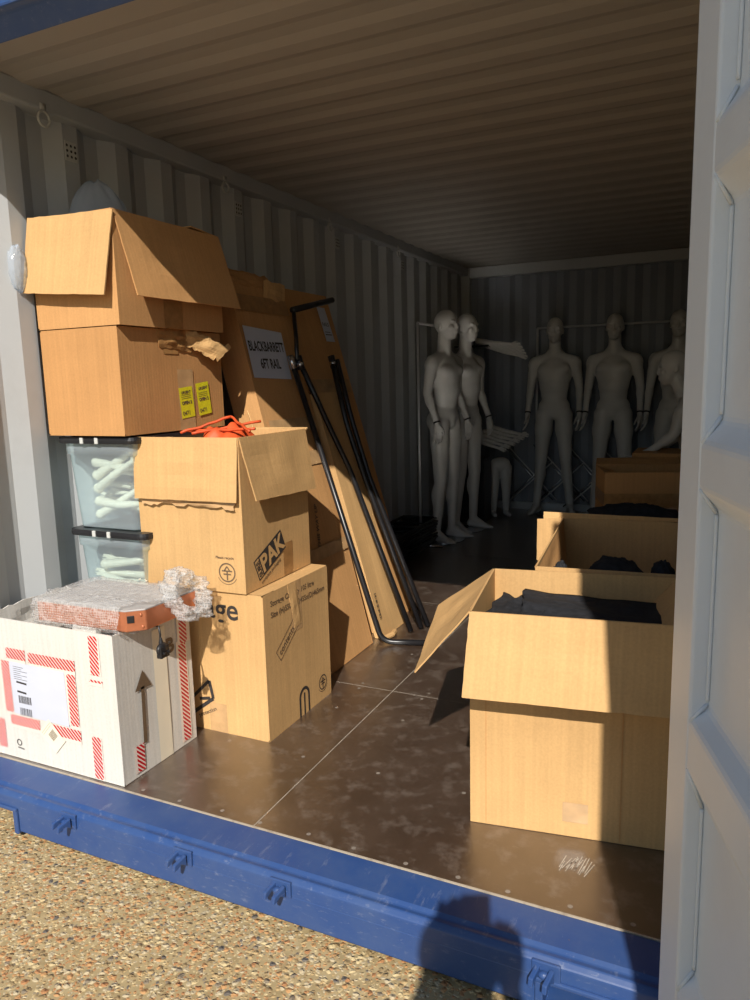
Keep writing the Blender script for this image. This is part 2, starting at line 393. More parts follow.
def hstrip(name, face, u0, v0, u1, v1, mat, parent, lift=.0007):
    # tape running along u: its width is v
    vs = [face(u0, v0, lift), face(u1, v0, lift), face(u1, v1, lift), face(u0, v1, lift)]
    return MB().add(vs, [(0, 1, 2, 3)], [(0, 0), (0, u1 - u0), (v1 - v0, u1 - u0), (v1 - v0, 0)]).build(name, mat, parent)

# ---------------------------------------------------------------- the place: ground and container
FR = 1.49      # outer front plane of the container
YB = 7.22; XL = -2.345; XR = 0.012; ZC = 2.39; GZ = -0.165
mb = MB(); n = 40
mb.add([(-14, -12, GZ), (14, -12, GZ), (14, 12, GZ), (-14, 12, GZ)], [(0, 1, 2, 3)])
tag(mb.build('ground', M['gravel']), kind='structure')

# floor: plywood sheets with light filler joints and countersunk screws
mb = MB()
xs = [XL - .02, -1.2045, XR + .02]; ys = [1.632, 2.675, 3.90, 5.12, 6.34, YB + .03]
for i in range(2):
    for j in range(5):
        box(mb, xs[i] + .0014, xs[i + 1] - .0014, ys[j] + .0018, ys[j + 1] - .0018, -.028, 0, 0)
box(mb, xs[0], xs[2], ys[0] + .001, ys[-1], -.03, -.0008, 1)
for y in (1.662, 2.05, 2.44, 2.645, 2.705, 3.1, 3.5, 3.87, 3.93, 4.5):
    x = -2.25 + (.07 if y in (2.05, 3.1) else 0)
    while x < 0:
        xx = x + rnd.uniform(-.012, .012); yy = y + rnd.uniform(-.006, .006)
        r = .007; vsr = [(xx, yy, .0006)] + [(xx + r * math.cos(a * PI / 5), yy + r * math.sin(a * PI / 5), .0005) for a in range(10)]
        mb.add(vsr, [(0, 1 + k, 1 + (k + 1) % 10) for k in range(10)], None, 2)
        x += .152 if y < 1.7 else .30
for k in range(14):   # pale scrape mark in front of the near carton
    a = Vector((-.335 + k * .0055 + rnd.uniform(-.003, .003), 1.80 + rnd.uniform(-.01, .01), .0006)); b_ = a + Vector((.012 + rnd.uniform(-.006, .006), .055 + rnd.uniform(-.02, .02), 0)); w_ = Vector((.0012, 0, 0))
    mb.add([a - w_, a + w_, b_ + w_, b_ - w_], [(0, 1, 2, 3)], None, 1)
tag(mb.build('floor', [M['floor'], M['joint'], M['screw']]), kind='structure')

# corrugated sheet: profile offsets o(t) along axis A, extruded along B
def corrugate(mb, length, period, depth, place, b0, b1, th=.003, flat_in=.26, slope=.245, nb=1, mi=0):
    prof = []; t = 0
    while t < length:
        for ft, o in ((0, 0), (flat_in, 0), (flat_in + slope, depth), (1 - slope, depth)):
            tt = t + ft * period
            if tt < length: prof.append((tt, o))
        t += period
    prof.append((length, prof[-1][1]))
    vs = []; 
    for k in (0, 1):
        for (tt, o) in prof:
            for b in (b0, b1): vs.append(place(tt, o + k * th, b))
    n = len(prof); fs = []
    for k in (0, 1):
        for i in range(n - 1):
            q = (k * 2 * n + 2 * i, k * 2 * n + 2 * i + 1, k * 2 * n + 2 * i + 3, k * 2 * n + 2 * i + 2)
            fs.append(q if k == 0 else q[::-1])
    mb.add(vs, fs, None, mi)
mb = MB(); corrugate(mb, YB + .03 - 1.66, .278, .036, lambda t, o, z: (XL - o, 1.66 + t, z), -.03, 2.34)
for ya, yb, xa, xb in ((1.60, 1.66, -.036, 0),): mb.add([(XL + xa, ya, -.03), (XL + xb, yb, -.03), (XL + xb, yb, 2.34), (XL + xa, ya, 2.34)], [(0, 1, 2, 3)])
box(mb, XL - .06, XL - .043, 1.5, YB + .1, -.15, 2.42)
wl = tag(mb.build('wall_left', M['grey_inner']), kind='structure')
mb = MB(); corrugate(mb, YB + .03 - 1.56, .278, .036, lambda t, o, z: (XR + o, 1.56 + t, z), -.03, 2.34)
box(mb, XR + .043, XR + .06, 1.62, YB + .1, -.15, 2.42)
tag(mb.build('wall_right', M['grey_inner']), kind='structure')
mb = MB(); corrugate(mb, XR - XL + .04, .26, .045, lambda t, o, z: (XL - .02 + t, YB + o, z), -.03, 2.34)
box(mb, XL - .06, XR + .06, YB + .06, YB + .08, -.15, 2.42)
tag(mb.build('wall_back', M['grey_back_shaded']), kind='structure')
mb = MB(); corrugate(mb, YB + .05 - 1.80, .209, .009, lambda t, o, x: (x, 1.80 + t, ZC + o), XL - .06, XR + .06, .002, .30, .21)
box(mb, XL - .06, XR + .06, FR + .04, 1.80, ZC, ZC + .006)
box(mb, XL - .06, XR + .06, FR + .04, YB + .1, ZC + .03, ZC + .045)
tag(mb.build('ceiling', M['ceil_paint']), kind='structure')
# rails and posts
mb = MB(); box(mb, XL - .055, XL + .042, 1.56, YB + .05, 2.322, ZC + .01); tag(mb.build('trim_1', M['grey_inner'], bevel=.008), kind='structure')
mb = MB(); box(mb, XR - .042, XR + .055, 1.56, YB + .05, 2.322, ZC + .01); tag(mb.build('trim_2', M['grey_inner'], bevel=.008), kind='structure')
mb = MB(); box(mb, XL, XR, YB - .05, YB + .05, 2.30, ZC + .01)
box(mb, XL, XR, YB - .012, YB + .05, -.01, .075); box(mb, XL - .04, XL + .055, YB - .06, YB + .05, 0, ZC); box(mb, XR - .055, XR + .04, YB - .06, YB + .05, 0, ZC)
tag(mb.build('trim_3', M['grey_inner'], bevel=.008), kind='structure')
mb = MB()   # door header beam
hp_ = [(1.60, 2.28), (1.55, 2.322), (1.525, 2.326), (1.515, 2.46), (1.60, 2.46)]
mb.add([(-2.44, y, z) for y, z in hp_] + [(.11, y, z) for y, z in hp_], [(4, 3, 2, 1, 0), (5, 6, 7, 8, 9)] + [(i, (i + 1) % 5, 5 + (i + 1) % 5, 5 + i) for i in range(5)])
tag(mb.build('trim_4', M['blue'], bevel=.006), kind='structure')
mb = MB()   # corner posts
box(mb, -2.44, -2.352, FR, 1.62, GZ, 2.47); box(mb, -2.40, -2.385, 1.60, 1.66, -.03, 2.35)
tag(mb.build('trim_5', M['blue'], bevel=.006), kind='structure')
mb = MB(); box(mb, -.056, .11, FR - .03, 1.60, GZ, 2.47); box(mb, .018, .06, 1.60, 1.66, -.03, 2.35)
tag(mb.build('trim_6', M['blue'], bevel=.006), kind='structure')
# lashing rings and vents high on the left wall
for k in range(4):
    y = [2.094, 3.198, 4.30, 5.41][k]
    mb = MB(); tube(mb, [(XL + .044, y + .026 * math.cos(a * PI / 10), 2.310 + .026 * math.sin(a * PI / 10) - .018) for a in range(21)], .005, 8)
    box(mb, XL + .0, XL + .046, y - .012, y + .012, 2.325, 2.345)
    r_ = mb.build('lashing_ring', M['grey_paint'], wl, True)
for k in range(4):
    y = [2.252, 3.364, 4.476, 5.588][k]
    mb = MB(); box(mb, XL - .002, XL + .0015, y - .030, y + .030, 2.188, 2.262)
    v_ = mb.build('vent_cover', M['grey_paint'], wl, bevel=.003)
    mb = MB()
    for i in range(3):
        for j in range(3): ball(mb, (XL + .0018, y - .020 + i * .020, 2.205 + j * .020), (.0012, .0055, .0055), None, 10, 6)
    mb.build('vent_hole', M['ink'], v_)

# front sill beam with step, notches and welded door-lock keepers
mb = MB()
def prism_x(mb, prof, x0, x1):
    n = len(prof); vs = [(x0, y, z) for y, z in prof] + [(x1, y, z) for y, z in prof]
    mb.add(vs, [tuple(range(n - 1, -1, -1)), tuple(range(n, 2 * n))] + [(i, (i + 1) % n, n + (i + 1) % n, n + i) for i in range(n)])
top = [(1.631, -.03), (1.631, .001), (1.612, .0005), (1.525, -.004), (1.512, -.012), (1.500, -.010), (1.486, -.022), (1.484, -.06), (1.51, -.06)]
prism_x(mb, top, -2.44, .11)
box(mb, -2.035, -.325, 1.484, 1.492, -.14, -.055); box(mb, -2.035, -.325, 1.484, 1.62, -.14, -.132)
box(mb, -2.055, -2.035, 1.478, 1.56, -.148, -.055); box(mb, -.325, -.305, 1.478, 1.56, -.148, -.055)
box(mb, -2.44, -2.035, 1.476, 1.486, -.068, -.055); box(mb, -.325, .02, 1.476, 1.486, -.068, -.055)
box(mb, -2.44, -2.03, 1.60, 1.63, -.15, -.03); box(mb, -.32, .0, 1.60, 1.63, -.13, -.03)
box(mb, -.325, .018, 1.478, 1.56, -.15, -.138)
sill = tag(mb.build('trim_7', M['blue'], bevel=.004), kind='structure')
mb = MB(); box(mb, XL, XR, 1.6315, 1.6365, -.02, .0022); tag(mb.build('trim_8', M['edge_strip']), kind='structure')
for x in (-1.80, -1.345, -1.013, -.30):
    mb = MB(); z = -.038
    box(mb, x - .032, x + .034, 1.478, 1.486, z - .022, z + .024)
    Mr = Matrix.Translation((x, 1.478, z)) @ Euler((0, 0, -.25)).to_matrix().to_4x4()
    for s in (-1, 1):
        vs = [(s * .017 - .006, 0, .016), (s * .017 - .006, -.040, .004), (s * .017 - .006, -.044, -.016), (s * .017 - .006, -.030, -.012), (s * .017 - .006, -.018, -.004), (s * .017 - .006, 0, -.018)]
        v2 = [(a + .012, b, c) for a, b, c in vs]; allv = [Mr @ Vector(p) for p in vs + v2]
        mb.add(allv, [tuple(range(5, -1, -1)), tuple(range(6, 12))] + [(i, (i + 1) % 6, 6 + (i + 1) % 6, 6 + i) for i in range(6)])
    ball(mb, Mr @ Vector((.0, -.008, -.002)), (.013, .010, .010))
    mb.build('lock_keeper', M['blue'], sill, bevel=.0025)

# right-hand door, swung open a little past ninety degrees
dv = Vector((.2873, -.9578, 0)).normalized(); dn = Vector((-dv.y * -1, 0, 0))
nin = Vector((-.9578, -.2873, 0)).normalized()      # inner face normal (towards the opening)
DO = Vector((-.055, 1.33, 0))
def dp(s, e, z): return DO + dv * s - nin * e + Vector((0, 0, z))    # s along the door, e depth behind the inner face
def dbox(mb, s0, s1, e0, e1, z0, z1):
    vs = [dp(s, e, z) for z in (z0, z1) for e in (e0, e1) for s in (s0, s1)]
    mb.add(vs, [(0, 1, 3, 2), (4, 6, 7, 5), (0, 4, 5, 1), (2, 3, 7, 6), (0, 2, 6, 4), (1, 5, 7, 3)])
DW = 1.16; DZ0, DZ1 = -.09, 2.34
mb = MB(); dbox(mb, 0, .116, 0, .05, DZ0, DZ1); dbox(mb, DW - .10, DW, 0, .05, DZ0, DZ1)
dbox(mb, .114, DW - .098, 0, .05, DZ0, DZ0 + .10); dbox(mb, .114, DW - .098, 0, .05, DZ1 - .10, DZ1)
door = mb.build('door_1', M['door_paint'], bevel=.005); tag(door, kind='structure')
mb = MB(); prof = [(DZ0 + .08, .030)]
for (a, b, c, d) in ((.138, .175, .245, .280), (.598, .660, .743, .767), (1.093, 1.125, 1.196, 1.230), (1.548, 1.586, 1.656, 1.696), (2.01, 2.05, 2.12, 2.155)):
    prof += [(a, .030), (b, .0015), (c, .0015), (d, .030)]
prof.append((DZ1 - .08, .030)); nn = len(prof)
vs = [dp(.112, e, z) for z, e in prof] + [dp(DW - .098, e, z) for z, e in prof] + [dp(.112, e + .003, z) for z, e in prof] + [dp(DW - .098, e + .003, z) for z, e in prof]
fs = [(i, nn + i, nn + i + 1, i + 1) for i in range(nn - 1)] + [(2 * nn + i, 2 * nn + i + 1, 3 * nn + i + 1, 3 * nn + i) for i in range(nn - 1)]
mb.add(vs, fs); mb.build('door_panel', M['door_paint'], door, bevel=.007)
mb = MB()   # weld bead along the frame
for (a, b) in ((.29, .59), (.78, 1.085), (1.24, 1.54), (1.71, 2.0)):
    tube(mb, [dp(.119 + .001 * nz(z * 30), .027, z) for z in np.linspace(a, b, 40)], .0032, 6)
for (zf, zr) in ((.245, .28), (.743, .767), (1.196, 1.23), (1.656, 1.696)): tube(mb, [dp(.1175, .002, zf), dp(.1175, .027, zr + .006)], .003, 6)
for (zf, zr) in ((.660, .598), (1.125, 1.093), (1.586, 1.548)): tube(mb, [dp(.1175, .002, zf), dp(.1175, .027, zr - .006)], .003, 6)
mb.build('weld_bead', M['door_paint'], door, True)
mb = MB()
for z in (.05, .85, 1.65, 2.2):
    dbox(mb, -.035, .05, .05, .062, z - .05, z + .05); tube(mb, [dp(-.035, .056, z - .05), dp(-.035, .056, z + .05)], .014, 12)
mb.build('hinge', M['blue'], door)
for s in (.35, .75):
    mb = MB(); tube(mb, [dp(s, .085, DZ0 - .02), dp(s, .085, DZ1 + .02)], .017, 12); mb.build('locking_rod', M['chrome'], door, True)

# ---------------------------------------------------------------- cartons
def carton(name, loc, rz, w, d, h, mat, label, cat='box', open_top=True, bulge=.002, seed=1, group=None, inner=None):
    r = empty(name, loc, rz, label, cat, group); mb = MB(); t = .005
    c = [(0, 0), (w, 0), (w, d), (0, d)]
    for i in range(4):
        a, b = c[i], c[(i + 1) % 4]
        panel(mb, ((a[0], a[1], 0), (b[0], b[1], 0), (b[0], b[1], h), (a[0], a[1], h)), t, 12, 10, -bulge * .6, bulge * .7, seed + i)
    panel(mb, ((0, 0, .006), (w, 0, .006), (w, d, .006), (0, d, .006)), t, 2, 2)
    if not open_top: panel(mb, ((0, 0, h), (w, 0, h), (w, d, h), (0, d, h)), t, 6, 6, -.002)
    mb.build('body', mat, r)
    return r
def flap(parent, P, mat, seed=0, wob=.006, rag=.002, name='flap', th=.005):
    mb = MB(); panel(mb, P, th, 14, 10, 0, wob, seed, rag); return mb.build(name, mat, parent)

# tall 'Storage' carton (bottom)
w, d, h = .462, .475, .558
E_ = carton('cardboard_box', (-1.905, 2.092, 0), 0, w, d, h, M['card'], 'sealed tall cardboard box printed ge, standing on the floor beside the white box', seed=3, open_top=False)
fr = face_of(w, d, h, 'front'); rt = face_of(w, d, h, 'right')
decal('printed_word', [xf(text2d('Storage', .115, .0016), 0, .000, .455)], fr, M['ink'], E_)
decal('printed_lines', [xf(text2d('Storage Capacity 105 litre', .030, .0004), 0, .045, .505), xf(text2d('Size (H)550x(W)455x(D)465mm', .030, .0004), 0, .045, .462)], rt, M['ink_brown'], E_)
tx = text2d('contents', .036, .0005); sh = [xf(tx, .62, .100, .300)]
cc = [xf(([(-.012, -.014), (.16, -.014), (.16, .036), (-.012, .036)], [(0, 1, 2, 3)]), .62, .100, .300)[0]][0]
for i in range(4): sh.append(stroke2d(cc[i], cc[(i + 1) % 4], .003))
decal('printed_contents_mark', sh, rt, M['ink_brown'], E_)
def recycle(cx, cy, r):
    out = [ring2d(cx, cy, r * .86, r), stroke2d((cx - r * .62, cy + r * .15), (cx + r * .62, cy + r * .15), r * .14), stroke2d((cx - r * .45, cy - r * .18), (cx + r * .45, cy - r * .18), r * .14), stroke2d((cx, cy - r * .8), (cx, cy + r * .2), r * .16)]
    out += [stroke2d((cx - r * .35, cy + r * .15), (cx, cy + r * .62), r * .14), stroke2d((cx + r * .35, cy + r * .15), (cx, cy + r * .62), r * .14)]
    out.append(ring2d(cx, cy, r * 1.2, r * 1.26, 16, PI * 1.15, PI * 1.85)); return out
decal('recycling_mark', recycle(.405, .075, .032), rt, M['ink'], E_)
sh = [ring2d(.255, .075, .028, .040, 14, 0, PI), stroke2d((.221, 0), (.221, .075), .012), stroke2d((.289, 0), (.289, .075), .012), stroke2d((.255, 0), (.255, .09), .010)]
decal('printed_umbrella_mark', sh, rt, M['ink'], E_)
sh = [stroke2d((.115, .12), (.20, .20), .012), stroke2d((.20, .20), (.215, .13), .014), stroke2d((.215, .13), (.11, .055), .014), stroke2d((.15, .12), (.20, .13), .012), xf(text2d('protection', .022, .0003), .45, .145, .045)]
decal('printed_care_mark', sh, fr, M['ink'], E_)
strip('tape', rt, .185, .36, .262, h, M['tape_clear'], E_); strip('tape', fr, .195, .0, .275, .115, M['tape_clear'], E_)
mb = MB(); panel(mb, ((w + .001, .205, .375), (w + .001, .262, .380), (w + .001, .225, .555), (w + .001, .165, .555)), .0035, 4, 10, .004, .003, 5, .002); mb.build('torn_strip', M['card'], E_)

# 'PAK' carton on top of it
w, d, h = .462, .475, .563
P_ = carton('cardboard_box', (-1.968, 2.074, .561), .02, w, d, h, M['card'], 'open cardboard box with black PAK print and an orange bundle showing at its top', seed=11)
fr = face_of(w, d, h, 'front'); rt = face_of(w, d, h, 'right')
# PAK badge: slanted panel, letters left unprinted
def pak(c, rot):
    out_ = []; box_ = [(0, 0), (.212, 0), (.212, .086), (0, .086)]
    q = xf((box_, [(0, 1, 2, 3)]), rot, *c)[0]
    return q
base = (.090, .026); rot = .417
q = pak(base, rot)
dk = decal('printed_badge', [(q, [(0, 1, 2, 3)])], rt, M['ink'], P_)
decal('badge_letters', [xf(text2d('PAK', .094, .0030), rot, *xf(([(.036, .011)], []), rot, *base)[0][0])], rt, M['card'], dk, .0014)
qb = xf(([(.005, .005), (.032, .005), (.032, .081), (.005, .081)], [(0, 1, 2, 3)]), rot, *base)
decal('badge_side_field', [qb], rt, M['card'], dk, .0014)
decal('badge_side_letters', [xf(text2d('SURE', .029, .0010), rot + PI / 2, *xf(([(.029, .008)], []), rot, *base)[0][0])], rt, M['ink'], dk, .0019)
decal('printed_lines', [xf(text2d('complete packaging', .019, .0003), rot, base[0] + .016, base[1] - .016)], rt, M['ink_brown'], P_)
decal('recycling_mark', recycle(.385, .075, .036) + [xf(text2d('Please recycle', .014, .0002), 0, .338, .125)], fr, M['ink_brown'], P_)
strip('tape', rt, .265, .0, .335, .13, M['tape'], P_)
flap(P_, ((.002, -.022, .335), (w - .003, -.026, .338), (w - .002, -.003, h), (-.004, -.003, h)), M['card'], 21)
flap(P_, ((w + .035, .045, .335), (w + .035, d + .01, .318), (w + .002, d, h - .002), (w + .002, .004, h)), M['card'], 22)
flap(P_, ((w - .004, d + .03, h + .004), (0, d + .03, h + .004), (0, d, h - .005), (w, d, h - .005)), M['card'], 23)
mb = MB(); panel(mb, ((.03, -.012, .318), (w - .02, -.014, .312), (w - .02, -.006, .345), (.03, -.006, .345)), .001, 30, 4, 0, .012, 8, .012); mb.build('loose_tape', M['tape_clear'], P_)
# orange bundle inside
t = empty('orange_bundle', (-1.72, 2.32, .588), 0, 'orange strappy bundle lying in the top of the PAK box', 'bundle')
mb = MB(); NX = 40
def heap(mb, cx, cy, rx, ry, z0, hh, amp, fq, seed, nx=36, ny=28, th=None):
    vs = []; uv = []
    for j in range(ny + 1):
        for i in range(nx + 1):
            u = -1 + 2 * i / nx; v = -1 + 2 * j / ny
            # map square to disc-like superellipse
            r = max(abs(u), abs(v)); l = math.hypot(u, v) or 1; k = r / l * (1 + .12 * (1 - abs(abs(u) - abs(v))))
            x = u * (.55 + .45 * k) if r else 0; y = v * (.55 + .45 * k) if r else 0
            e = max(0, 1 - r ** 2.4)
            nn_ = abs(nz(u * fq + seed, v * fq, seed)) + .6 * abs(nz(u * fq * 2.3, v * fq * 2.3 + seed, seed * 2))
            vs.append((cx + x * rx, cy + y * ry, z0 + hh * e ** .5 + amp * (nn_ - .35) * min(1, e * 3))); uv.append((u * rx, v * ry))
    fs = [(j * (nx + 1) + i, j * (nx + 1) + i + 1, (j + 1) * (nx + 1) + i + 1, (j + 1) * (nx + 1) + i) for j in range(ny) for i in range(nx)]
    b0 = len(vs); vs2 = [(x, y, z0 - .01) for x, y, z in vs]; n1 = nx + 1
    for i in range(nx): fs += [(i, b0 + i, b0 + i + 1, i + 1), (ny * n1 + i, ny * n1 + i + 1, b0 + ny * n1 + i + 1, b0 + ny * n1 + i)]
    for j in range(ny): fs += [(j * n1, (j + 1) * n1, b0 + (j + 1) * n1, b0 + j * n1), (j * n1 + nx, b0 + j * n1 + nx, b0 + (j + 1) * n1 + nx, (j + 1) * n1 + nx)]
    fs += [(b0 + j * n1 + i, b0 + (j + 1) * n1 + i, b0 + (j + 1) * n1 + i + 1, b0 + j * n1 + i + 1) for j in range(ny) for i in range(nx)]
    mb.add(vs + vs2, fs, uv + uv); return mb
heap(mb, 0, 0, .19, .19, 0, .555, .05, 2.0, 4.2); mb.build('fabric', M['orange'], t, True)
for k, (xa, ya, za, xb, yb, zb) in enumerate(((-.15, -.10, .540, -.02, .05, .595), (-.02, .05, .595, .17, -.10, .548), (-.16, -.05, .545, .16, -.05, .555), (-.08, -.12, .54, .10, .08, .575))):
    mb = MB()
    tube(mb, [(xa + (xb - xa) * s, ya + (yb - ya) * s, za + (zb - za) * s + .006 * nz(s * 4, k)) for s in np.linspace(0, 1, 14)], .0055, 6); mb.build('strap', M['orange'], t, True)

# three clear tubs stacked, the two upper full of white mannequin arms
def make_tub(loc, label, group=None):
    r = empty('storage_tub', loc, 0, label, 'tub', group); mb = MB(); W0, D0, H0 = .36, .50, .345
    def rr(w, d, z, rad=.035, n=5):
        out = []
        for cx, cy, a0 in ((w / 2 - rad, d / 2 - rad, 0), (-w / 2 + rad, d / 2 - rad, PI / 2), (-w / 2 + rad, -d / 2 + rad, PI), (w / 2 - rad, -d / 2 + rad, 1.5 * PI)):
            for k in range(n + 1): out.append((cx + rad * math.cos(a0 + k * PI / 2 / n), cy + rad * math.sin(a0 + k * PI / 2 / n), z))
        return out
    loops = [rr(W0 - .055, D0 - .055, 0), rr(W0 - .05, D0 - .05, .004), rr(W0 - .018, D0 - .018, .285), rr(W0 - .004, D0 - .004, .290), rr(W0, D0, .335)]
    vs = sum(loops, []); m_ = len(loops[0]); fs = [tuple(range(m_ - 1, -1, -1))]
    for j in range(len(loops) - 1): fs += [(j * m_ + i, j * m_ + (i + 1) % m_, (j + 1) * m_ + (i + 1) % m_, (j + 1) * m_ + i) for i in range(m_)]
    mb.add(vs, fs); mb.build('body', M['tub'], r, True)
    mb = MB(); lo = [rr(W0 + .03, D0 + .03, .332), rr(W0 + .034, D0 + .034, .344), rr(W0 + .03, D0 + .03, .356), rr(W0 - .03, D0 - .03, .357), rr(W0 - .035, D0 - .035, .346)]
    vs = sum(lo, []); fs = [tuple(range(4 * m_, 5 * m_))] + [tuple(range(m_ - 1, -1, -1))]
    for j in range(4): fs += [(j * m_ + i, j * m_ + (i + 1) % m_, (j + 1) * m_ + (i + 1) % m_, (j + 1) * m_ + i) for i in range(m_)]
    mb.add(vs, fs); mb.build('lid', M['black_plastic'], r)
    for s in (-.055, .02):
        mb = MB(); box(mb, s - .008, s + .008, -D0 / 2 - .021, -D0 / 2 - .014, .332, .356); mb.build('clip', M['grey_paint'], r, bevel=.002)
    return r
TX = -2.113; TY = 2.295
tubs = [make_tub((TX + .005, TY, .408), 'lower visible clear tub of white limbs, behind the white box'), make_tub((TX - .012, TY - .005, .768), 'upper clear tub of white limbs, directly under the brown box with yellow stickers'), ]
b_ = make_tub((TX + .005, TY, .048), 'bottom clear tub of the stack, hidden behind the white box')
mb = MB(); box(mb, TX - .18, TX + .18, TY - .25, TY + .25, 0.001, .047); tag(mb.build('pallet_board', M['card_tan']), 'flat board under the bottom clear tub', 'board')
# hand: palm, four fingers and a thumb
def hand(mb, wrist, dirv, side, L=.185, curl=.35, flat=None):
    d = Vector(dirv).normalized(); s = Vector(side).normalized(); s = (s - d * s.dot(d)).normalized(); nrm = d.cross(s)
    k = L / .185; w0 = Vector(wrist)
    P = lambda a, b, c=0: w0 + d * a * k + s * b * k + nrm * c * k
    capsule(mb, P(0, 0), P(.045, -.016), .024 * k, .021 * k); capsule(mb, P(.01, .008), P(.078, .026), .019 * k, .015 * k)
    capsule(mb, P(.01, -.008), P(.078, -.026), .019 * k, .015 * k); capsule(mb, P(.03, 0), P(.080, 0), .018 * k, .016 * k)
    for b, ln in ((.029, .072), (.010, .082), (-.010, .077), (-.029, .060)):
        p0 = P(.078, b); c = curl
        p1 = P(.078 + ln * .45, b * 1.12, ln * .45 * c * .5); p2 = P(.078 + ln * .78, b * 1.15, ln * c * .75); p3 = P(.078 + ln * .98, b * 1.16, ln * c * 1.25)
        for a, q, r0, r1 in ((p0, p1, .0098, .0088), (p1, p2, .0088, .0080), (p2, p3, .0080, .0068)): capsule(mb, a, q, r0 * k, r1 * k, 8)
    t0, t1, t2, t3 = P(.022, .026), P(.052, .050, .012), P(.078, .058, .022), P(.100, .058, .030)
    for a, q, r0, r1 in ((t0, t1, .0125, .0105), (t1, t2, .0105, .0095), (t2, t3, .0095, .0078)): capsule(mb, a, q, r0 * k, r1 * k, 8)
def arm_mb(bendang=.35):
    mb = MB(); a = Vector((0, 0, 0)); e = Vector((.27, 0, 0)); wv = e + Vector((math.cos(bendang), math.sin(bendang), 0)) * .24
    ball(mb, (-.0, 0, 0), (.045, .048, .048)); capsule(mb, a, e, .043, .034); ball(mb, (.10, .006, 0), (.08, .044, .040)); capsule(mb, e, wv, .036, .024); ball(mb, e + (wv - e) * .25, (.07, .037, .034), (0, 0, bendang))
    hand(mb, wv, wv - e, (0, 0, 1), .17, .3); return mb
arm_proto = fuse(arm_mb(), 'mannequin_arm', M['limb_white'], .0055, 3)
arm_mesh = arm_proto.data
bpy.data.objects.remove(arm_proto)
def place_arm(mesh, loc, rot, label, group, scale=1.0):
    o = bpy.data.objects.new('mannequin_arm', mesh); COL.objects.link(o); o.location = loc; o.rotation_euler = rot; o.scale = (scale,) * 3
    return tag(o, label, 'mannequin arm', group)
GA = {.768: ('white mannequin arm packed in the upper clear tub', 'white arms in the upper tub'), .408: ('white mannequin arm packed in the lower clear tub', 'white arms in the lower tub')}
arms = []
for bz, n_a in ((.768, 13), (.408, 11)):
    for q in range(n_a):
        row = q // 3; flip = (q + row) % 2
        ax = (-.10 + .03 * (q % 3)) if not flip else (.13 - .02 * (q % 2)); rz = rnd.uniform(-.35, .45) if not flip else PI + rnd.uniform(-.45, .25)
        arms.append((bz, ax + .01, -.185 + .075 * (q % 3), .045 + row * .052, rz, (rnd.uniform(-.30, .55) if not flip else rnd.uniform(-.25, .25))))
for (bz, ax, ay, az, rz, ry) in arms:
    place_arm(arm_mesh, (TX + ax, TY + ay, bz + az), (0.3, -ry, rz), *GA[bz], scale=.44)

# brown box with yellow stickers (M) and open box above it (T)
w, d, h = .382, .595, .392
M_ = carton('cardboard_box', (-2.328, 2.008, 1.132), 0, w, d, h, M['card_brown'], 'brown cardboard box with two yellow stickers, resting on the clear tubs', seed=31, open_top=False)
fr = face_of(w, d, h, 'front'); rt = face_of(w, d, h, 'right')
def sticker(u0, v0, ww, hh, rot, seed):
    q = xf(([(0, 0), (ww, 0), (ww, hh), (0, hh)], [(0, 1, 2, 3)]), rot, u0, v0)
    dk = decal('yellow_sticker', [q], rt, M['yellow'], M_, .0035)
    sh = [xf(text2d('URGENT', .015, .0006), rot, u0 + .002, v0 + hh * .80), xf(text2d('OPEN 2', .018, .001), rot, u0 + .004, v0 + hh * .45), xf(text2d('0471', .024, .0004), rot, u0 + .006, v0 + .012)]
    for k in range(3): sh.append(xf(stroke2d((.010, .078 + k * .007), (ww - .014, .078 + k * .007), .0016), rot, u0, v0))
    for one in sh[:3]: decal('sticker_print', [one], rt, M['ink_brown'], dk, .0042)
    decal('sticker_lines', sh[3:], rt, M['ink_brown'], dk, .0042)
sticker(.316, .045, .082, .122, .10, 1); sticker(.425, .052, .082, .132, .12, 2)
strip('tape', rt, .305, .0, .40, .24, M['tape_clear'], M_, .002); strip('tape', rt, .235, .30, .32, h, M['tape'], M_, .0012)
mb = MB(); panel(mb, ((w + .003, .21, .325), (w + .006, .40, .31), (w + .004, .41, .395), (w + .004, .20, .395)), .002, 14, 6, .006, .012, 6, .008); mb.build('torn_tape', M['tape'], M_)
mb = MB(); panel(mb, ((w + .004, .36, .335), (w + .055, .50, .275), (w + .055, .60, .335), (w + .004, .37, .400)), .004, 14, 6, .004, .02, 9, .014); mb.build('torn_flap', M['card'], M_)
ball(MB(), (0, 0, 0), .01)
w, d, h = .402, .60, .392
T_ = carton('cardboard_box', (-2.328, 2.004, 1.527), 0, w, d, h, M['card_tan'], 'topmost open box on the left stack, flaps hanging down, plastic showing above', seed=41)
flap(T_, ((-.012, -.045, .132), (w - .014, -.050, .098), (w + .010, -.004, h - .006), (.0, -.004, h + .010)), M['card'], 43, .004)
flap(T_, ((w + .040, .060, .102), (w + .075, d + .030, .098), (w + .002, d, h), (w + .002, .006, h)), M['card_tan'], 44, .006)
flap(T_, ((w, d, h), (0, d, h), (-.0, d - .16, h + .02), (w, d - .17, h + .015)), M['card_tan'], 45, .006)
strip('tape', face_of(w, d, h, 'right'), .235, .0, .34, .20, M['tape'], T_, .0015)
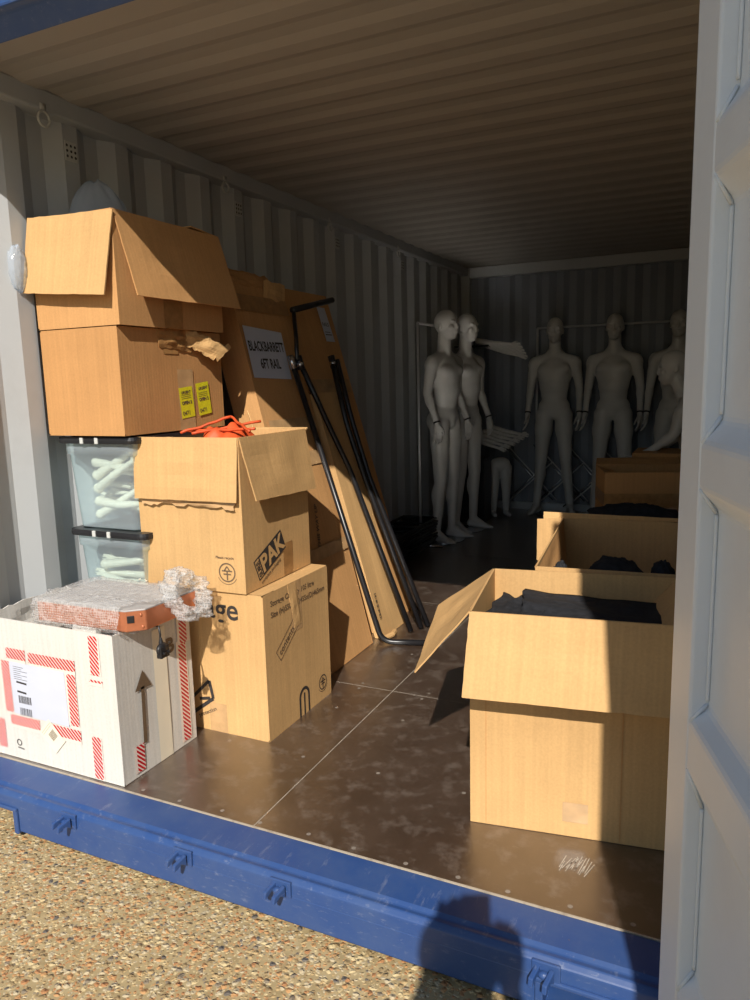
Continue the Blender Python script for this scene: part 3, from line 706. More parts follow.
# clear plastic showing above it
def dome(c, rx, ry, rz, mat, name, parent=None, seed=3, amp=.02, fq=4, half=True, nu=44, nv=22):
    mb = MB(); vs = []; uv = []
    for j in range(nv + 1):
        th = (PI / 2 if half else PI) * j / nv
        for i in range(nu):
            a = 2 * PI * i / nu; dx, dy, dz = math.sin(th) * math.cos(a), math.sin(th) * math.sin(a), math.cos(th)
            k = 1 + amp * 6 * (abs(nz(dx * fq + seed, dy * fq, dz * fq)) - .3) + amp * 3 * (abs(nz(dx * fq * 2.7 + seed, dy * fq * 2.7, dz * fq * 2.7)) - .3)
            vs.append((c[0] + dx * rx * k, c[1] + dy * ry * k, c[2] + dz * rz * k)); uv.append((i / nu, j / nv))
    fs = [(j * nu + i, (j + 1) * nu + i, (j + 1) * nu + (i + 1) % nu, j * nu + (i + 1) % nu) for j in range(nv) for i in range(nu)]
    mb.add(vs, fs, uv); o = mb.build(name, mat, parent, True); return o
bagt = dome((-2.175, 2.20, 1.74), .135, .15, .345, M['bag'], 'plastic_bag', None, 5, .014, 3, False)
tag(bagt, 'crumpled clear plastic bag bulging out of the topmost left box', 'plastic bag')
bw = dome((-2.345, 1.95, 1.745), .032, .035, .085, M['bag'], 'bubble_wrap_scrap', None, 9, .05, 5, False)
tag(bw, 'scrap of clear bubble wrap between the topmost box and the corrugated wall', 'bubble wrap')

# ---------------------------------------------------------------- white box with hatched tape
w, d, h = .602, .372, .520
W_ = carton('white_box', (-2.325, 1.650, .0015), 0, w, d, h, M['white_card'], 'open white cardboard box with red hatched tape and a black arrow, on the container sill', seed=51, bulge=.003)
fr = face_of(w, d, h, 'front'); rt = face_of(w, d, h, 'right')
ft = M['hatch']
lift = .0016
strip('hatched_tape', fr, .463, .004, .518, .155, ft, W_, lift); strip('hatched_tape', fr, .485, .375, .542, h - .01, ft, W_, lift); hstrip('hatched_tape', fr, .487, .338, .545, .358, ft, W_, lift)
# frame of tape around the label pouch
U0, V0, U1, V1 = .105, .165, .375, .365
hstrip('hatched_tape', fr, U0 - .01, V1 - .0, U0 + .085, V1 + .052, ft, W_, lift); hstrip('hatched_tape', fr, U0 + .10, V1 - .004, U1 + .05, V1 + .048, ft, W_, lift)
strip('hatched_tape', fr, U1 - .004, V0 + .012, U1 + .048, V1 - .004, ft, W_, lift); strip('hatched_tape', fr, U0 - .052, V0 + .01, U0, V1, ft, W_, lift)
hstrip('hatched_tape', fr, U0 - .02, V0 - .048, U0 + .125, V0 + .000, ft, W_, lift); hstrip('hatched_tape', fr, U0 + .185, V0 - .052, U1 + .05, V0 - .0, ft, W_, lift)
strip('hatched_tape', fr, .0, .03, .050, .14, ft, W_, lift)
lab = decal('address_label', [quad2d((U0 + .004, V0 + .008), (U1, V0 + .004), (U1 - .002, V1), (U0 + .002, V1 + .002))], fr, M['paper'], W_, .0026)
sh = [stroke2d((U0 + .03, V1 - .07), (U0 + .08, V1 - .073), .007), stroke2d((U0 + .03, V1 - .105), (U0 + .075, V1 - .108), .007)]
for r_ in (0, 1):
    x = U0 + .035
    while x < U0 + .095:
        ww = rnd.choice((.0012, .002, .003)); sh.append(stroke2d((x, V1 - .148 - r_ * .045), (x, V1 - .120 - r_ * .045), ww)); x += ww + rnd.choice((.0015, .0025))
for k in range(7): sh.append(stroke2d((U0 + .02, V1 - .014 - k * .0075), (U0 + .05 + rnd.random() * .04, V1 - .015 - k * .0075), .0016))
decal('label_print', sh, fr, M['ink'], lab, .0031)
cr = decal('cream_label', [xf(([(0, 0), (.10, 0), (.10, .075), (0, .075)], [(0, 1, 2, 3)]), -.75, .225, .125)], fr, M['cream_paper'], W_, .0030)
sh = [xf(stroke2d((.036 + k * .004, .028), (.036 + k * .004, .062), .0022), -.75, .225, .125) for k in range(8)] + [xf(stroke2d((.012 + k * .008, .008), (.012 + k * .008, .07), .001), -.75, .225, .125) for k in range(2)]
decal('label_print', sh, fr, M['ink_brown'], cr, .0034)
decal('recycling_mark', [ring2d(.115, .062, .009, .0125), xf(text2d('carton', .012, .0002), -.1, .105, .040)], fr, M['ink'], W_, .0016)
# right side: arrow, letter B, tape
sh = [quad2d((.100, .105), (.117, .105), (.122, .305), (.106, .305)), quad2d((.078, .298), (.156, .296), (.118, .362))]
decal('arrow_mark', sh, rt, M['ink_brown'], W_, .0022)
decal('printed_letters', [xf(text2d('B', .075, .003), 0, .238, .375)], rt, M['ink_brown'], W_, .0022)
strip('hatched_tape', rt, .290, .015, .345, .40, ft, W_, .0022); strip('hatched_tape', rt, .300, .385, .365, h - .01, ft, W_, .0026)
strip('hatched_tape', rt, .052, .015, .100, .110, ft, W_, .0022)
strip('tape', rt, .175, .0, .240, h - .04, M['cream_paper'], W_, .0014)
# inner flap folded down inside at left, frayed rim
mb = MB(); panel(mb, ((.012, d - .015, h - .14), (.012, .01, h - .14), (.006, .005, h + .006), (.006, d - .01, h + .012)), .005, 16, 6, 0, .012, 3, .008); mb.build('inner_flap', M['white_card'], W_)
mb = MB(); panel(mb, ((w - .012, d - .018, h - .13), (.01, d - .018, h - .13), (.006, d - .010, h + .008), (w - .01, d - .010, h + .004)), .005, 22, 6, 0, .010, 7, .006); mb.build('inner_flap', M['white_card'], W_)

# copper-coloured slab in bubble wrap resting on the box rim
SL = empty('copper_light_panel', (-1.862, 1.815, .528), -.05, 'copper-coloured flat appliance partly in bubble wrap, lying across the open white box', 'appliance')
SL.rotation_euler = (-.0, .0, .03)
hw, hd, ht = .215, .140, .068
mb = MB()
prof = [(-hw, -hd), (hw - .048, -hd), (hw + .002, -hd + .042), (hw + .018, hd), (-hw, hd)]
n_ = len(prof); vs = [(x, y, 0) for x, y in prof] + [(x, y, ht) for x, y in prof]
mb.add(vs, [tuple(range(n_ - 1, -1, -1))] + [(i, (i + 1) % n_, n_ + (i + 1) % n_, n_ + i) for i in range(n_)])
mb.build('shell', M['copper'], SL, bevel=.004)
mb = MB(); mb.add([(x * .985, y * .985, ht - .002) for x, y in prof] + [(x * .985, y * .985, ht + .004) for x, y in prof], [tuple(range(n_, 2 * n_))] + [(i, (i + 1) % n_, n_ + (i + 1) % n_, n_ + i) for i in range(n_)])
mb.build('top_face', M['copper_inside'], SL, bevel=.002)
mb = MB(); cm = Matrix.Translation((hw - .048, -hd, 0)) @ Euler((0, 0, math.atan2(.042, .050))).to_matrix().to_4x4(); box(mb, .006, .028, -.003, .002, .030, .054, 0, cm); mb.build('socket', M['black_plastic'], SL, bevel=.001)
for px_, pz_ in ((.048, .054), (.052, .014)):
    mb = MB(); ball(mb, cm @ Vector((px_, 0, pz_)), (.006, .003, .006)); mb.build('screw', M['copper'], SL, True)
# bubble wrap sleeve over the left two thirds and the top
mb = MB(); vs = []; uv = []; path = []
for (y, z) in [(-hd - .008, -.006), (-hd - .013, .02), (-hd - .012, .05), (-hd - .006, ht + .010), (-hd * .5, ht + .014), (0, ht + .012), (hd * .5, ht + .013), (hd + .004, ht + .010), (hd + .012, .03), (hd + .006, -.008), (hd * .5, -.012), (-hd * .5, -.012), (-hd - .008, -.006)]: path.append((y, z))
pp = []
for i in range(len(path) - 1):
    for k in range(5): t_ = k / 5; pp.append((path[i][0] * (1 - t_) + path[i + 1][0] * t_, path[i][1] * (1 - t_) + path[i + 1][1] * t_))
m_ = len(pp); nx = 46
for j in range(nx + 1):
    u = j / nx
    for i, (y, z) in enumerate(pp):
        xend = (hw - .062) if y < -hd * .85 else (hw - .03 if z < ht else hw + .012 - .06 * (y < -hd * .6))
        x = -hw - .022 + (xend + hw + .022) * u
        k = .010 * nz(u * 9, y * 18, z * 30 + 2) + .006 * nz(u * 26, y * 50, z * 60)
        sc_ = .93 if j == 0 else 1
        vs.append((x + k * .5, y * sc_ + (k if abs(y) > hd * .9 else 0), (z - .03) * sc_ + .03 + (abs(k) if z > .05 else 0))); uv.append((u, i / m_))
fs = [(j * m_ + i, j * m_ + (i + 1) % m_, (j + 1) * m_ + (i + 1) % m_, (j + 1) * m_ + i) for j in range(nx) for i in range(m_)] + [tuple(range(m_ - 1, -1, -1))]
mb.add(vs, fs, uv); mb.build('bubble_wrap', M['bubble'], SL, True)
# the loose ruffle of wrap around the far right end
mb = MB(); vs = []; uv = []; nu_, nv_ = 64, 26
for i in range(nu_):
    a = 2 * PI * i / nu_
    for j in range(nv_):
        b = 2 * PI * j / nv_
        R0 = .066 + .040 * nz(math.cos(a) * 2, math.sin(a) * 2, 3); r0 = .017 + .026 * nz(math.cos(a) * 4 + 5, math.sin(a) * 4, math.cos(b) * 2) + .007 * nz(a * 5, b * 3, 1)
        y_ = .075 + (R0 + r0 * math.cos(b)) * math.cos(a) * 1.05; z_ = .075 + (R0 + r0 * math.cos(b)) * math.sin(a) * .95; x_ = hw + .030 + r0 * math.sin(b) * 1.5 - .04 * math.sin(a)
        vs.append((x_, y_, z_)); uv.append((i / nu_, j / nv_))
fs = [(i * nv_ + j, ((i + 1) % nu_) * nv_ + j, ((i + 1) % nu_) * nv_ + (j + 1) % nv_, i * nv_ + (j + 1) % nv_) for i in range(nu_) for j in range(nv_)]
mb.add(vs, fs, uv); mb.build('bubble_wrap_end', M['bubble'], SL, True)
# mains plug hanging on its cable over the box side
mb = MB(); tube(mb, [(hw - .03, -.04, .0), (hw + .004, -.045, -.006), (hw + .010, -.048, -.03), (hw + .010, -.05, -.052)], .0035, 8); cb = mb.build('cable', M['black_plastic'], SL, True)
mb = MB(); c_ = Vector((hw + .016, -.05, -.080))
ball(mb, c_, (.014, .026, .024)); box(mb, c_.x - .008, c_.x + .012, c_.y - .020, c_.y + .020, c_.z - .026, c_.z + .012); tube(mb, [c_ + Vector((-.003, 0, .02)), c_ + Vector((-.004, 0, .04))], [.009, .004], 10)
for s in (-.011, .011): box(mb, c_.x + .01, c_.x + .022, c_.y + s - .003, c_.y + s + .003, c_.z - .012, c_.z - .005)
mb.build('plug', M['black_plastic'], cb, bevel=.003)

# ---------------------------------------------------------------- cartons leaning on the left wall, garment-rail tubes in front
up = Vector((-.55, 0, 1.80)).normalized(); out = Vector((1.80, 0, .55)).normalized()
def lean(name, y0, y1, L, x0, th, mat, label, tilt=0, seed=0):
    r = empty(name, (x0, 0, 0), 0, label, 'carton')
    T = Vector((0, 1, 0)); U = (up + T * tilt).normalized()
    def q(y, s, o): return T * y + U * s - out * o
    mb = MB(); z0 = th * out.z + .002; off = Vector((0, 0, 0))
    def pt(y, s, o):
        p = q(y, s, o)
        if p.z < .0015: p = p + Vector((0, 0, .0015 - p.z))
        return p
    # front, back, sides, top, bottom
    s0 = .0
    A = [pt(y0, s0, 0), pt(y1, s0, 0), pt(y1, L, 0), pt(y0, L, 0)]; B = [pt(y0, s0 + .0, th), pt(y1, s0 + .0, th), pt(y1, L, th), pt(y0, L, th)]
    lift = max(0, th * out.z)
    A = [p + Vector((0, 0, lift)) for p in A]; B = [p + Vector((0, 0, lift)) for p in B]
    B[0].z = B[1].z = .0015
    A[0].z = A[1].z = .0015
    panel(mb, A, .004, 10, 26, .004, .006, seed)
    panel(mb, (B[1], B[0], B[3], B[2]), .004, 4, 10)
    panel(mb, (A[1], B[1], B[2], A[2]), .003, 3, 20, 0, .002, seed); panel(mb, (B[0], A[0], A[3], B[3]), .003, 3, 20, 0, .002, seed)
    panel(mb, (A[3], A[2], B[2], B[3]), .003, 6, 3); panel(mb, (B[0], B[1], A[1], A[0]), .003, 3, 3)
    mb.build('body', mat, r)
    f = lambda u, v, e: A[0] + (A[1] - A[0]).normalized() * u + (A[3] - A[0]).normalized() * v + out * (e + .006)
    return r, f, A
L1, f1, A1 = lean('flat_carton', 2.70, 3.17, 1.845, -1.53, .15, M['card_tan'], 'long flat carton with a BLACKBARRETT paper sheet, leaning on the left wall', .075, 2)
L3, f3, A3 = lean('flat_carton', 3.30, 3.80, 1.84, -1.56, .15, M['card_tan'], 'long flat carton with a small label at its top corner, leaning behind the black tubes', .02, 5)
L2, f2, A2 = lean('flat_carton', 3.235, 3.51, 1.30, -1.502, .05, M['card'], 'narrow pale carton leaning in front of the larger flat cartons', .035, 8)
# paper notice
sh = decal('paper_notice', [quad2d((.005, 1.395), (.325, 1.385), (.335, 1.625), (.015, 1.645))], f1, M['paper'], L1, .004)
decal('notice_print', [xf(text2d('BLACKBARRETT', .046, .0012), 0, .022, 1.525, .90, 1.45)], f1, M['ink'], sh, .0048)
decal('notice_print', [xf(text2d('6FT RAIL', .046, .0012), 0, .085, 1.440, .95, 1.45)], f1, M['ink'], sh, .0048)
for v in (.95, 1.12): hstrip('tape', f1, .03, v, .45, v + .07, M['tape_clear'], L1, .003)
hstrip('tape', f1, .0, 1.72, .46, 1.80, M['tape'], L1, .003)
hstrip('tape', f1, .0, .50, .45, .56, M['tape_clear'], L1, .003)
decal('printed_marks', [xf(text2d('THIS WAY UP', .035, .0008), 1.3, .20, .55)], f1, M['ink_brown'], L1, .003)
mb = MB(); panel(mb, (A1[0] + up * 1.25 + out * .01 + Vector((0, -.01, 0)), A1[0] + up * 1.0 + Vector((.13, -.17, .0)), A1[0] + up * .55 + Vector((.10, -.13, 0)), A1[0] + up * .55 + out * .01), .004, 10, 8, 0, .02, 14, .02); mb.build('torn_side_flap', M['card'], L1)
mb = MB(); panel(mb, (A1[2] + Vector((.02, -.20, -.10)), A1[2] + Vector((.03, -.02, -.14)), A1[2] + Vector((.035, -.02, .0)), A1[2] + Vector((.03, -.20, .01))), .004, 8, 6, .01, .015, 17, .01); mb.build('torn_end_flap', M['card'], L1)
mb = MB(); panel(mb, (A1[3] + Vector((.01, .0, -.03)), A1[3] + Vector((.02, .40, -.03)), A1[3] + Vector((-.05, .40, .045)), A1[3] + Vector((-.05, .0, .045))), .004, 14, 6, .01, .025, 19, .015); mb.build('open_end_flap', M['card_brown'], L1)
lb = decal('paper_label', [quad2d((.335, 1.60), (.435, 1.60), (.420, 1.80), (.330, 1.80))], f3, M['paper'], L3, .004)
decal('label_print', [xf(text2d('RAILS', .03, .0005), 0, .34, 1.69), stroke2d((.345, 1.64), (.42, 1.64), .006), stroke2d((.345, 1.655), (.41, 1.655), .004)], f3, M['ink'], lb, .0048)
hstrip('tape', f3, .0, 1.30, .47, 1.38, M['tape_clear'], L3, .003); hstrip('tape', f3, .0, .62, .47, .66, M['tape_clear'], L3, .003)
decal('printed_marks', [xf(text2d('12-6 5 4 11', .030, .0008), PI / 2 - .05, .03, .10)], f2, M['ink'], L2, .003)
mb = MB(); tube(mb, [A2[0] + Vector((.015, .0, .012)), A2[0] + Vector((.03, .05, .014)), A2[0] + Vector((.02, .10, .012))], .014, 8); mb.build('crushed_corner', M['card'], L2)

xo = .062   # tubes lie on the narrow carton
def lp(y, z, o=0.0): return Vector((-1.53 - .55 / 1.80 * z, y, z)) + Vector((o, 0, 0))
def P3(p): return Vector(p)
# tube with bent foot and clamp
t = empty('garment_rail_upright', (-1.50, 3.17, 0), 0, 'black metal tube with a bent foot on the floor, nearest of the leaning tubes', 'metal tube')
def loc_tube(parent, pts, r=.0140, name='tube', mat=None):
    o = Vector(parent.location); mb = MB(); tube(mb, [Vector(p) - o for p in pts], r, 14); return mb.build(name, mat or M['black_metal'], parent, True)
topA = P3((-1.900, 3.10, 1.430)); kneeA = P3((-1.478, 3.165, .016)); footA = P3((-1.245, 3.235, .016))
loc_tube(t, [topA] + bend(topA, kneeA, footA, .06) + [footA])
loc_tube(t, [topA + (topA - kneeA).normalized() * .012, topA - (topA - kneeA).normalized() * .055], .017, 'clamp', M['chrome'])
t = empty('garment_rail_top', (-1.98, 3.28, 0), 0, 'black T-shaped tube end standing above the clamps in front of the paper notice', 'metal tube')
loc_tube(t, [(-1.880, 3.125, 1.42), (-1.925, 3.20, 1.53), (-1.96, 3.245, 1.66)], .011)
loc_tube(t, [(-1.962, 3.235, 1.672), (-1.95, 3.64, 1.755)], .016, 'cross_tube')
bt = [((-1.885, 3.150, 1.420), (-1.80, 3.27, 1.10), (-1.728, 3.355, .86), (-1.405, 3.37, .013), 'black tube crossing from the clamp down to the floor, leftmost of the rear bundle'),
      ((-1.900, 3.52, 1.43), (-1.79, 3.45, 1.10), (-1.700, 3.46, .82), (-1.375, 3.44, .013), 'black tube in the middle of the rear leaning bundle'),
      ((-1.890, 3.56, 1.43), (-1.80, 3.53, 1.12), (-1.690, 3.51, .80), (-1.350, 3.48, .013), 'rightmost black tube of the rear leaning bundle')]
for k, (a, b, c, e, lbl) in enumerate(bt):
    t = empty('garment_rail_tube', e, 0, lbl, 'metal tube')
    pts = [P3(a)] + bend(a, b, c, .06, 5) + bend(b, c, e, .05, 4) + [P3(e)]
    loc_tube(t, pts, .0142)
    if k != 2: loc_tube(t, [P3(a) + Vector((-.004, 0, .02)), P3(a) + Vector((.012, 0, -.045))], .0185, 'clamp', M['black_metal']); loc_tube(t, [P3(a) + Vector((.004, 0, -.012)), P3(a) + Vector((.008, 0, -.03))], .0195, 'clamp_ring', M['chrome'])

# ---------------------------------------------------------------- right-hand cartons
w, d, h = .595, .495, .650
R1 = carton('cardboard_box', (-.615, 1.910, .0015), math.radians(8.0), w, d, h, M['card'], 'nearest open cardboard box on the right, full of folded black garments', seed=61)
flap(R1, ((-.006, -.098, .432), (w - .01, -.098, .436), (w, -.002, h), (0, -.002, h)), M['card'], 62, .004)
flap(R1, ((-.195, d - .02, .510), (-.170, .020, .445), (-.002, .004, h), (-.002, d, h)), M['card'], 63, .010)
flap(R1, ((w + .0, .0, h), (w + .0, d, h), (w - .10, d, h - .12), (w - .10, 0, h - .12)), M['card'], 64, .004)
strip('tape', face_of(w, d, h, 'front'), .265, .045, .335, .105, M['tape_clear'], R1, .0015)
strip('crease', face_of(w, d, h, 'front'), .045, .005, .048, .41, M['card_tan'], R1, .0012); strip('crease', face_of(w, d, h, 'front'), .42, .005, .423, .41, M['card_tan'], R1, .0012)
def garment(loc, rz, w, d, layers, label, seed, group=None, lift=.0, name='folded_garment'):
    r = empty(name, loc, rz, label, 'clothing', group)
    for k in range(layers):
        mb = MB(); nx, ny = 34, 22; vs = []; uv = []
        for j in range(ny + 1):
            for i in range(nx + 1):
                u = i / nx; v = j / ny
                e = min(u, 1 - u, v, 1 - v)
                z = k * .014 + lift * (1 - u) ** 2 + .016 * nz(u * 3 + seed, v * 4 + k, k * .7) + .006 * math.sin(v * 22 + u * 5 + k) * nz(u * 2, v * 2 + k, seed)
                vs.append(((u - .5) * w + .012 * nz(v * 5, k + seed), (v - .5) * d + .018 * nz(u * 5, k * 3 + seed), z)); uv.append((u * w, v * d))
        top_ = len(vs); vs += [(x, y, z - .012) for x, y, z in vs]; uv += uv; n1 = nx + 1
        fs = [(j * n1 + i, j * n1 + i + 1, (j + 1) * n1 + i + 1, (j + 1) * n1 + i) for j in range(ny) for i in range(nx)]
        fs += [(top_ + j * n1 + i, top_ + (j + 1) * n1 + i, top_ + (j + 1) * n1 + i + 1, top_ + j * n1 + i + 1) for j in range(ny) for i in range(nx)]
        for i in range(nx): fs += [(i, top_ + i, top_ + i + 1, i + 1), (ny * n1 + i, ny * n1 + i + 1, top_ + ny * n1 + i + 1, top_ + ny * n1 + i)]
        for j in range(ny): fs += [(j * n1, (j + 1) * n1, top_ + (j + 1) * n1, top_ + j * n1), (j * n1 + nx, top_ + j * n1 + nx, top_ + (j + 1) * n1 + nx, (j + 1) * n1 + nx)]
        mb.add(vs, fs, uv); mb.build('fabric_fold', M['cloth'], r, True)
    return r
cR = math.radians(8)
def r1(x, y, z): return Vector((-.615 + x * math.cos(cR) - y * math.sin(cR), 1.910 + x * math.sin(cR) + y * math.cos(cR), z))
mb = MB(); heap(mb, 0, 0, .285, .235, 0, .52, .03, 2.5, 3.3); o = mb.build('clothes_pile', M['cloth'], None, True); o.location = r1(w / 2, d / 2, .012); o.rotation_euler.z = cR; tag(o, 'mass of black clothing filling the nearest right-hand box', 'clothing', kind=None)
garment(r1(.345, .26, .535), cR + .03, .45, .38, 4, 'black garment folded flat on top in the nearest right-hand box', 3, lift=.022)
garment(r1(.10, .26, .545), cR + 1.45, .38, .17, 3, 'black garment bunched at the left end of the nearest right-hand box', 8, lift=.02)

w, d, h = .515, .93, .650
R2 = carton('cardboard_box', (-.556, 2.475, .0015), math.radians(5), w, d, h, M['card'], 'second open cardboard box on the right, directly behind the nearest one', seed=71)
flap(R2, ((w, d + .008, h), (-.09, d + .008, h - .02), (-.09, d + .02, h + .022), (w, d + .02, h + .012)), M['card'], 72, .004)
flap(R2, ((-.115, d - .03, h - .20), (-.004, d - .03, h - .26), (-.004, d - .02, h + .005), (-.115, d - .02, h - .005)), M['card'], 73, .004)
flap(R2, ((.03, .04, h - .16), (.05, d - .25, h - .20), (.004, d - .02, h - .002), (.002, .006, h - .002)), M['card_tan'], 74, .006)
strip('tape', face_of(w, d, h, 'front'), .0, .0, .05, .2, M['tape_clear'], R2)
mb = MB(); heap(mb, 0, 0, .235, .44, 0, .44, .03, 2.5, 7.7); o = mb.build('clothes_pile', M['cloth'], None, True); o.location = (-.335, 2.96, .012); o.rotation_euler.z = math.radians(5); tag(o, 'flat black clothing lying low in the second right-hand box', 'clothing')
def lump(c, r, label, seed, name='bundled_garment', amp=.03, fq=3):
    o = dome((0, 0, 0), r[0], r[1], r[2], M['cloth'], name, None, seed, amp, fq, False); o.location = c; return tag(o, label, 'clothing')
lump((-.315, 2.70, .545), (.115, .12, .105), 'large rounded black garment bundle in the second right-hand box', 3)
lump((-.155, 2.74, .57), (.045, .06, .075), 'small black bundle at the right of the second right-hand box', 6, amp=.05)
lump((-.505, 2.66, .545), (.032, .08, .085), 'black shiny bundle wedged in the left end of the second right-hand box', 9, amp=.05, fq=4)

R2b = carton('cardboard_box', (-.66, 3.60, .0015), 0, .62, .48, .50, M['card_tan'], 'low open box of black clothes hidden behind the second right-hand box', seed=75)
mb = MB(); heap(mb, 0, 0, .30, .225, 0, .535, .05, 2.2, 1.3); o = mb.build('clothes_pile', M['cloth'], None, True); o.location = (-.35, 3.84, .012); tag(o, 'black clothes heaped just above the rim behind the second right-hand box', 'clothing')
lump((-.36, 3.86, .575), (.25, .13, .085), 'black garment mound with a small peak, in front of the dark taped box', 12, amp=.04)

w, d, h = .52, .38, .745
R3 = carton('cardboard_box', (-.585, 4.40, .0015), math.radians(16), w, d, h, M['card_tan'], 'shaded open box wrapped in wide brown tape, behind the black clothes', seed=81)
fr = face_of(w, d, h, 'front')
hstrip('tape', fr, .0, h - .20, w, h - .125, M['tape'], R3, .002); hstrip('tape', face_of(w, d, h, 'left'), .0, h - .20, d, h - .125, M['tape'], R3, .002)
mb = MB(); panel(mb, ((.30, -.004, h - .24), (w, -.006, h - .25), (w, -.006, h - .20), (.30, -.004, h - .20)), .001, 16, 4, .004, .02, 3, .01); mb.build('loose_tape', M['tape'], R3)
flap(R3, ((w, d, h), (0, d, h), (.02, d + .12, h + .03), (w, d + .12, h + .03)), M['card_tan'], 82, .01)
flap(R3, ((0, d, h), (0, 0, h), (-.0 + .10, .02, h - .03), (.10, d, h - .03)), M['card_tan'], 83, .01)
R4 = carton('cardboard_box', (-.50, 5.03, .0015), 0, .50, .40, .80, M['card_brown'], 'dark closed box behind the taped one, under the seated mannequin hand', seed=85, open_top=False)

# ---------------------------------------------------------------- mannequins
def figure_mb(J, face=True):
    """J: joints. One continuous body grown from overlapping tapered volumes."""
    mb = MB(); V = Vector
    H = V(J['head']); HD = V(J.get('look', (0, -1, 0))).normalized(); HU = V(J.get('head_up', (0, 0, 1))); HS = HD.cross(HU).normalized(); HU = HS.cross(HD)
    Rm = Matrix((HS, -HD, HU)).transposed(); er = Rm.to_euler()
    hp = lambda x, y, z: H + Rm @ V((x, y, z))
    ball(mb, hp(0, .008, .020), (.076, .097, .098), er, 24, 16); ball(mb, hp(0, -.030, -.045), (.058, .066, .072), er); ball(mb, hp(0, -.056, -.092), (.030, .030, .024), er)
    if face:
        capsule(mb, hp(0, -.084, .014), hp(0, -.098, -.028), .009, .0125, 8); ball(mb, hp(0, -.088, -.062), (.024, .014, .009), er); ball(mb, hp(0, -.085, -.075), (.020, .013, .008), er)
        for s in (-1, 1):
            ball(mb, hp(s * .028, -.077, .026), (.026, .012, .010), er); ball(mb, hp(s * .040, -.066, -.022), (.022, .020, .020), er)
            ball(mb, hp(s * .074, .014, -.012), (.008, .016, .026), er)
    C = V(J['chest']); A = V(J['waist']); Pv = V(J['pelvis']); nb = V(J['neck'])
    capsule(mb, nb, hp(0, .018, -.055), .060, .053)
    for k in 'rl': capsule(mb, hp(0, .022, -.150), nb.lerp(V(J['sho_' + k]), .45) + V((0, 0, .006)), .038, .034)
    sp = (nb - Pv).normalized(); sx = (V(J['sho_r']) - V(J['sho_l'])).normalized(); fy = sx.cross(sp).normalized(); sp2 = fy.cross(sx)
    if fy.dot(V(J.get('front', (0, -1, 0)))) < 0: pass
    F = V(J.get('front', (0, -1, 0))).normalized()
    Rt = Matrix((sx, -F, (nb - C).normalized())).transposed(); et = Rt.to_euler(); tp = lambda o, x, y, z: o + Rt @ V((x, y, z))
    ball(mb, C, (.158, .104, .175), et, 24, 16); ball(mb, tp(C, 0, -.005, -.10), (.140, .098, .12), et)
    for s in (-1, 1):
        ball(mb, tp(C, s * .070, -.062, .045), (.084, .046, .058), et); ball(mb, tp(C, s * .09, .055, .05), (.08, .05, .11), et)
    ball(mb, A, (.124, .086, .16), et, 20, 12); ball(mb, tp(Pv, 0, .0, .02), (.150, .098, .105), et); ball(mb, tp(Pv, 0, -.035, -.045), (.055, .05, .055), et)
    for s in (-1, 1): ball(mb, tp(Pv, s * .070, .052, -.030), (.080, .070, .088), et)
    for s, k in ((1, 'r'), (-1, 'l')):
        sh, el, wr = V(J['sho_' + k]), V(J['elb_' + k]), V(J['wri_' + k])
        capsule(mb, nb + V((0, 0, .0)) + (sh - nb) * .15, sh, .050, .052); capsule(mb, sh, el, .051, .038); ball(mb, sh + (el - sh) * .10, (.056, .058, .066), ((el - sh).to_track_quat('Z', 'Y').to_euler()))
        ball(mb, sh.lerp(el, .45), (.044, .049, .085), ((el - sh).to_track_quat('Z', 'Y').to_euler()))
        capsule(mb, el, wr, .037, .025); ball(mb, el.lerp(wr, .25), (.038, .041, .075), ((wr - el).to_track_quat('Z', 'Y').to_euler()))
        hand(mb, wr + (V(J['hdir_' + k])).normalized() * .012, J['hdir_' + k], J['hside_' + k], .185, J.get('curl', .35))
        hip, kn, an = V(J['hip_' + k]), V(J['kne_' + k]), V(J['ank_' + k]); fd = V(J['foot_' + k]).normalized()
        capsule(mb, hip, kn, .086, .056, 16); ball(mb, hip.lerp(kn, .3), (.082, .088, .16), ((kn - hip).to_track_quat('Z', 'Y').to_euler()))
        capsule(mb, kn, an, .053, .036, 14); ball(mb, kn, (.055, .058, .062)); ball(mb, kn.lerp(an, .30) - fd * .016, (.052, .054, .12), ((an - kn).to_track_quat('Z', 'Y').to_euler()))
        hl = an + V((0, 0, -.052)) - fd * .028; bl = V((an.x, an.y, an.z)) + fd * .125 + V((0, 0, J.get('ballz', -.066)))
        capsule(mb, hl, an, .031, .030); capsule(mb, hl, bl + V((0, 0, .002)), .030, .028); capsule(mb, an + V((0, 0, -.008)), bl, .035, .024)
        sd2 = V((-fd.y, fd.x, 0)); capsule(mb, bl + sd2 * .014, bl + fd * .062 + sd2 * .010 + V((0, 0, -.006)), .024, .015); capsule(mb, bl - sd2 * .018, bl + fd * .045 - sd2 * .018 + V((0, 0, -.006)), .022, .013)
    return mb
def stand(arm_out=.0, leg=.12, foot_out=.12, elbf=.0, wf=.05):
    J = dict(head=(0, -.012, 1.738), neck=(0, .012, 1.505), chest=(0, 0, 1.335), waist=(0, .0, 1.165), pelvis=(0, .01, 1.015))
    for s, k in ((1, 'r'), (-1, 'l')):
        J['sho_' + k] = (s * .188, .008, 1.452); J['elb_' + k] = (s * (.226 + arm_out * .6), .03, 1.205); J['wri_' + k] = (s * (.236 + arm_out), -.01 - wf, .985)
        J['hdir_' + k] = (s * .05, -.12, -1); J['hside_' + k] = (s * -.25, -1, 0)
        J['hip_' + k] = (s * .085, .01, .965); J['kne_' + k] = (s * (.085 + leg * .45), -.005, .52); J['ank_' + k] = (s * (.088 + leg), .03, .092)
        J['foot_' + k] = (s * foot_out, -1, 0)
    # in this frame the figure's own right is at -x when it faces -y; symmetric, so names do not matter
    return J
mm = M['mannequin']
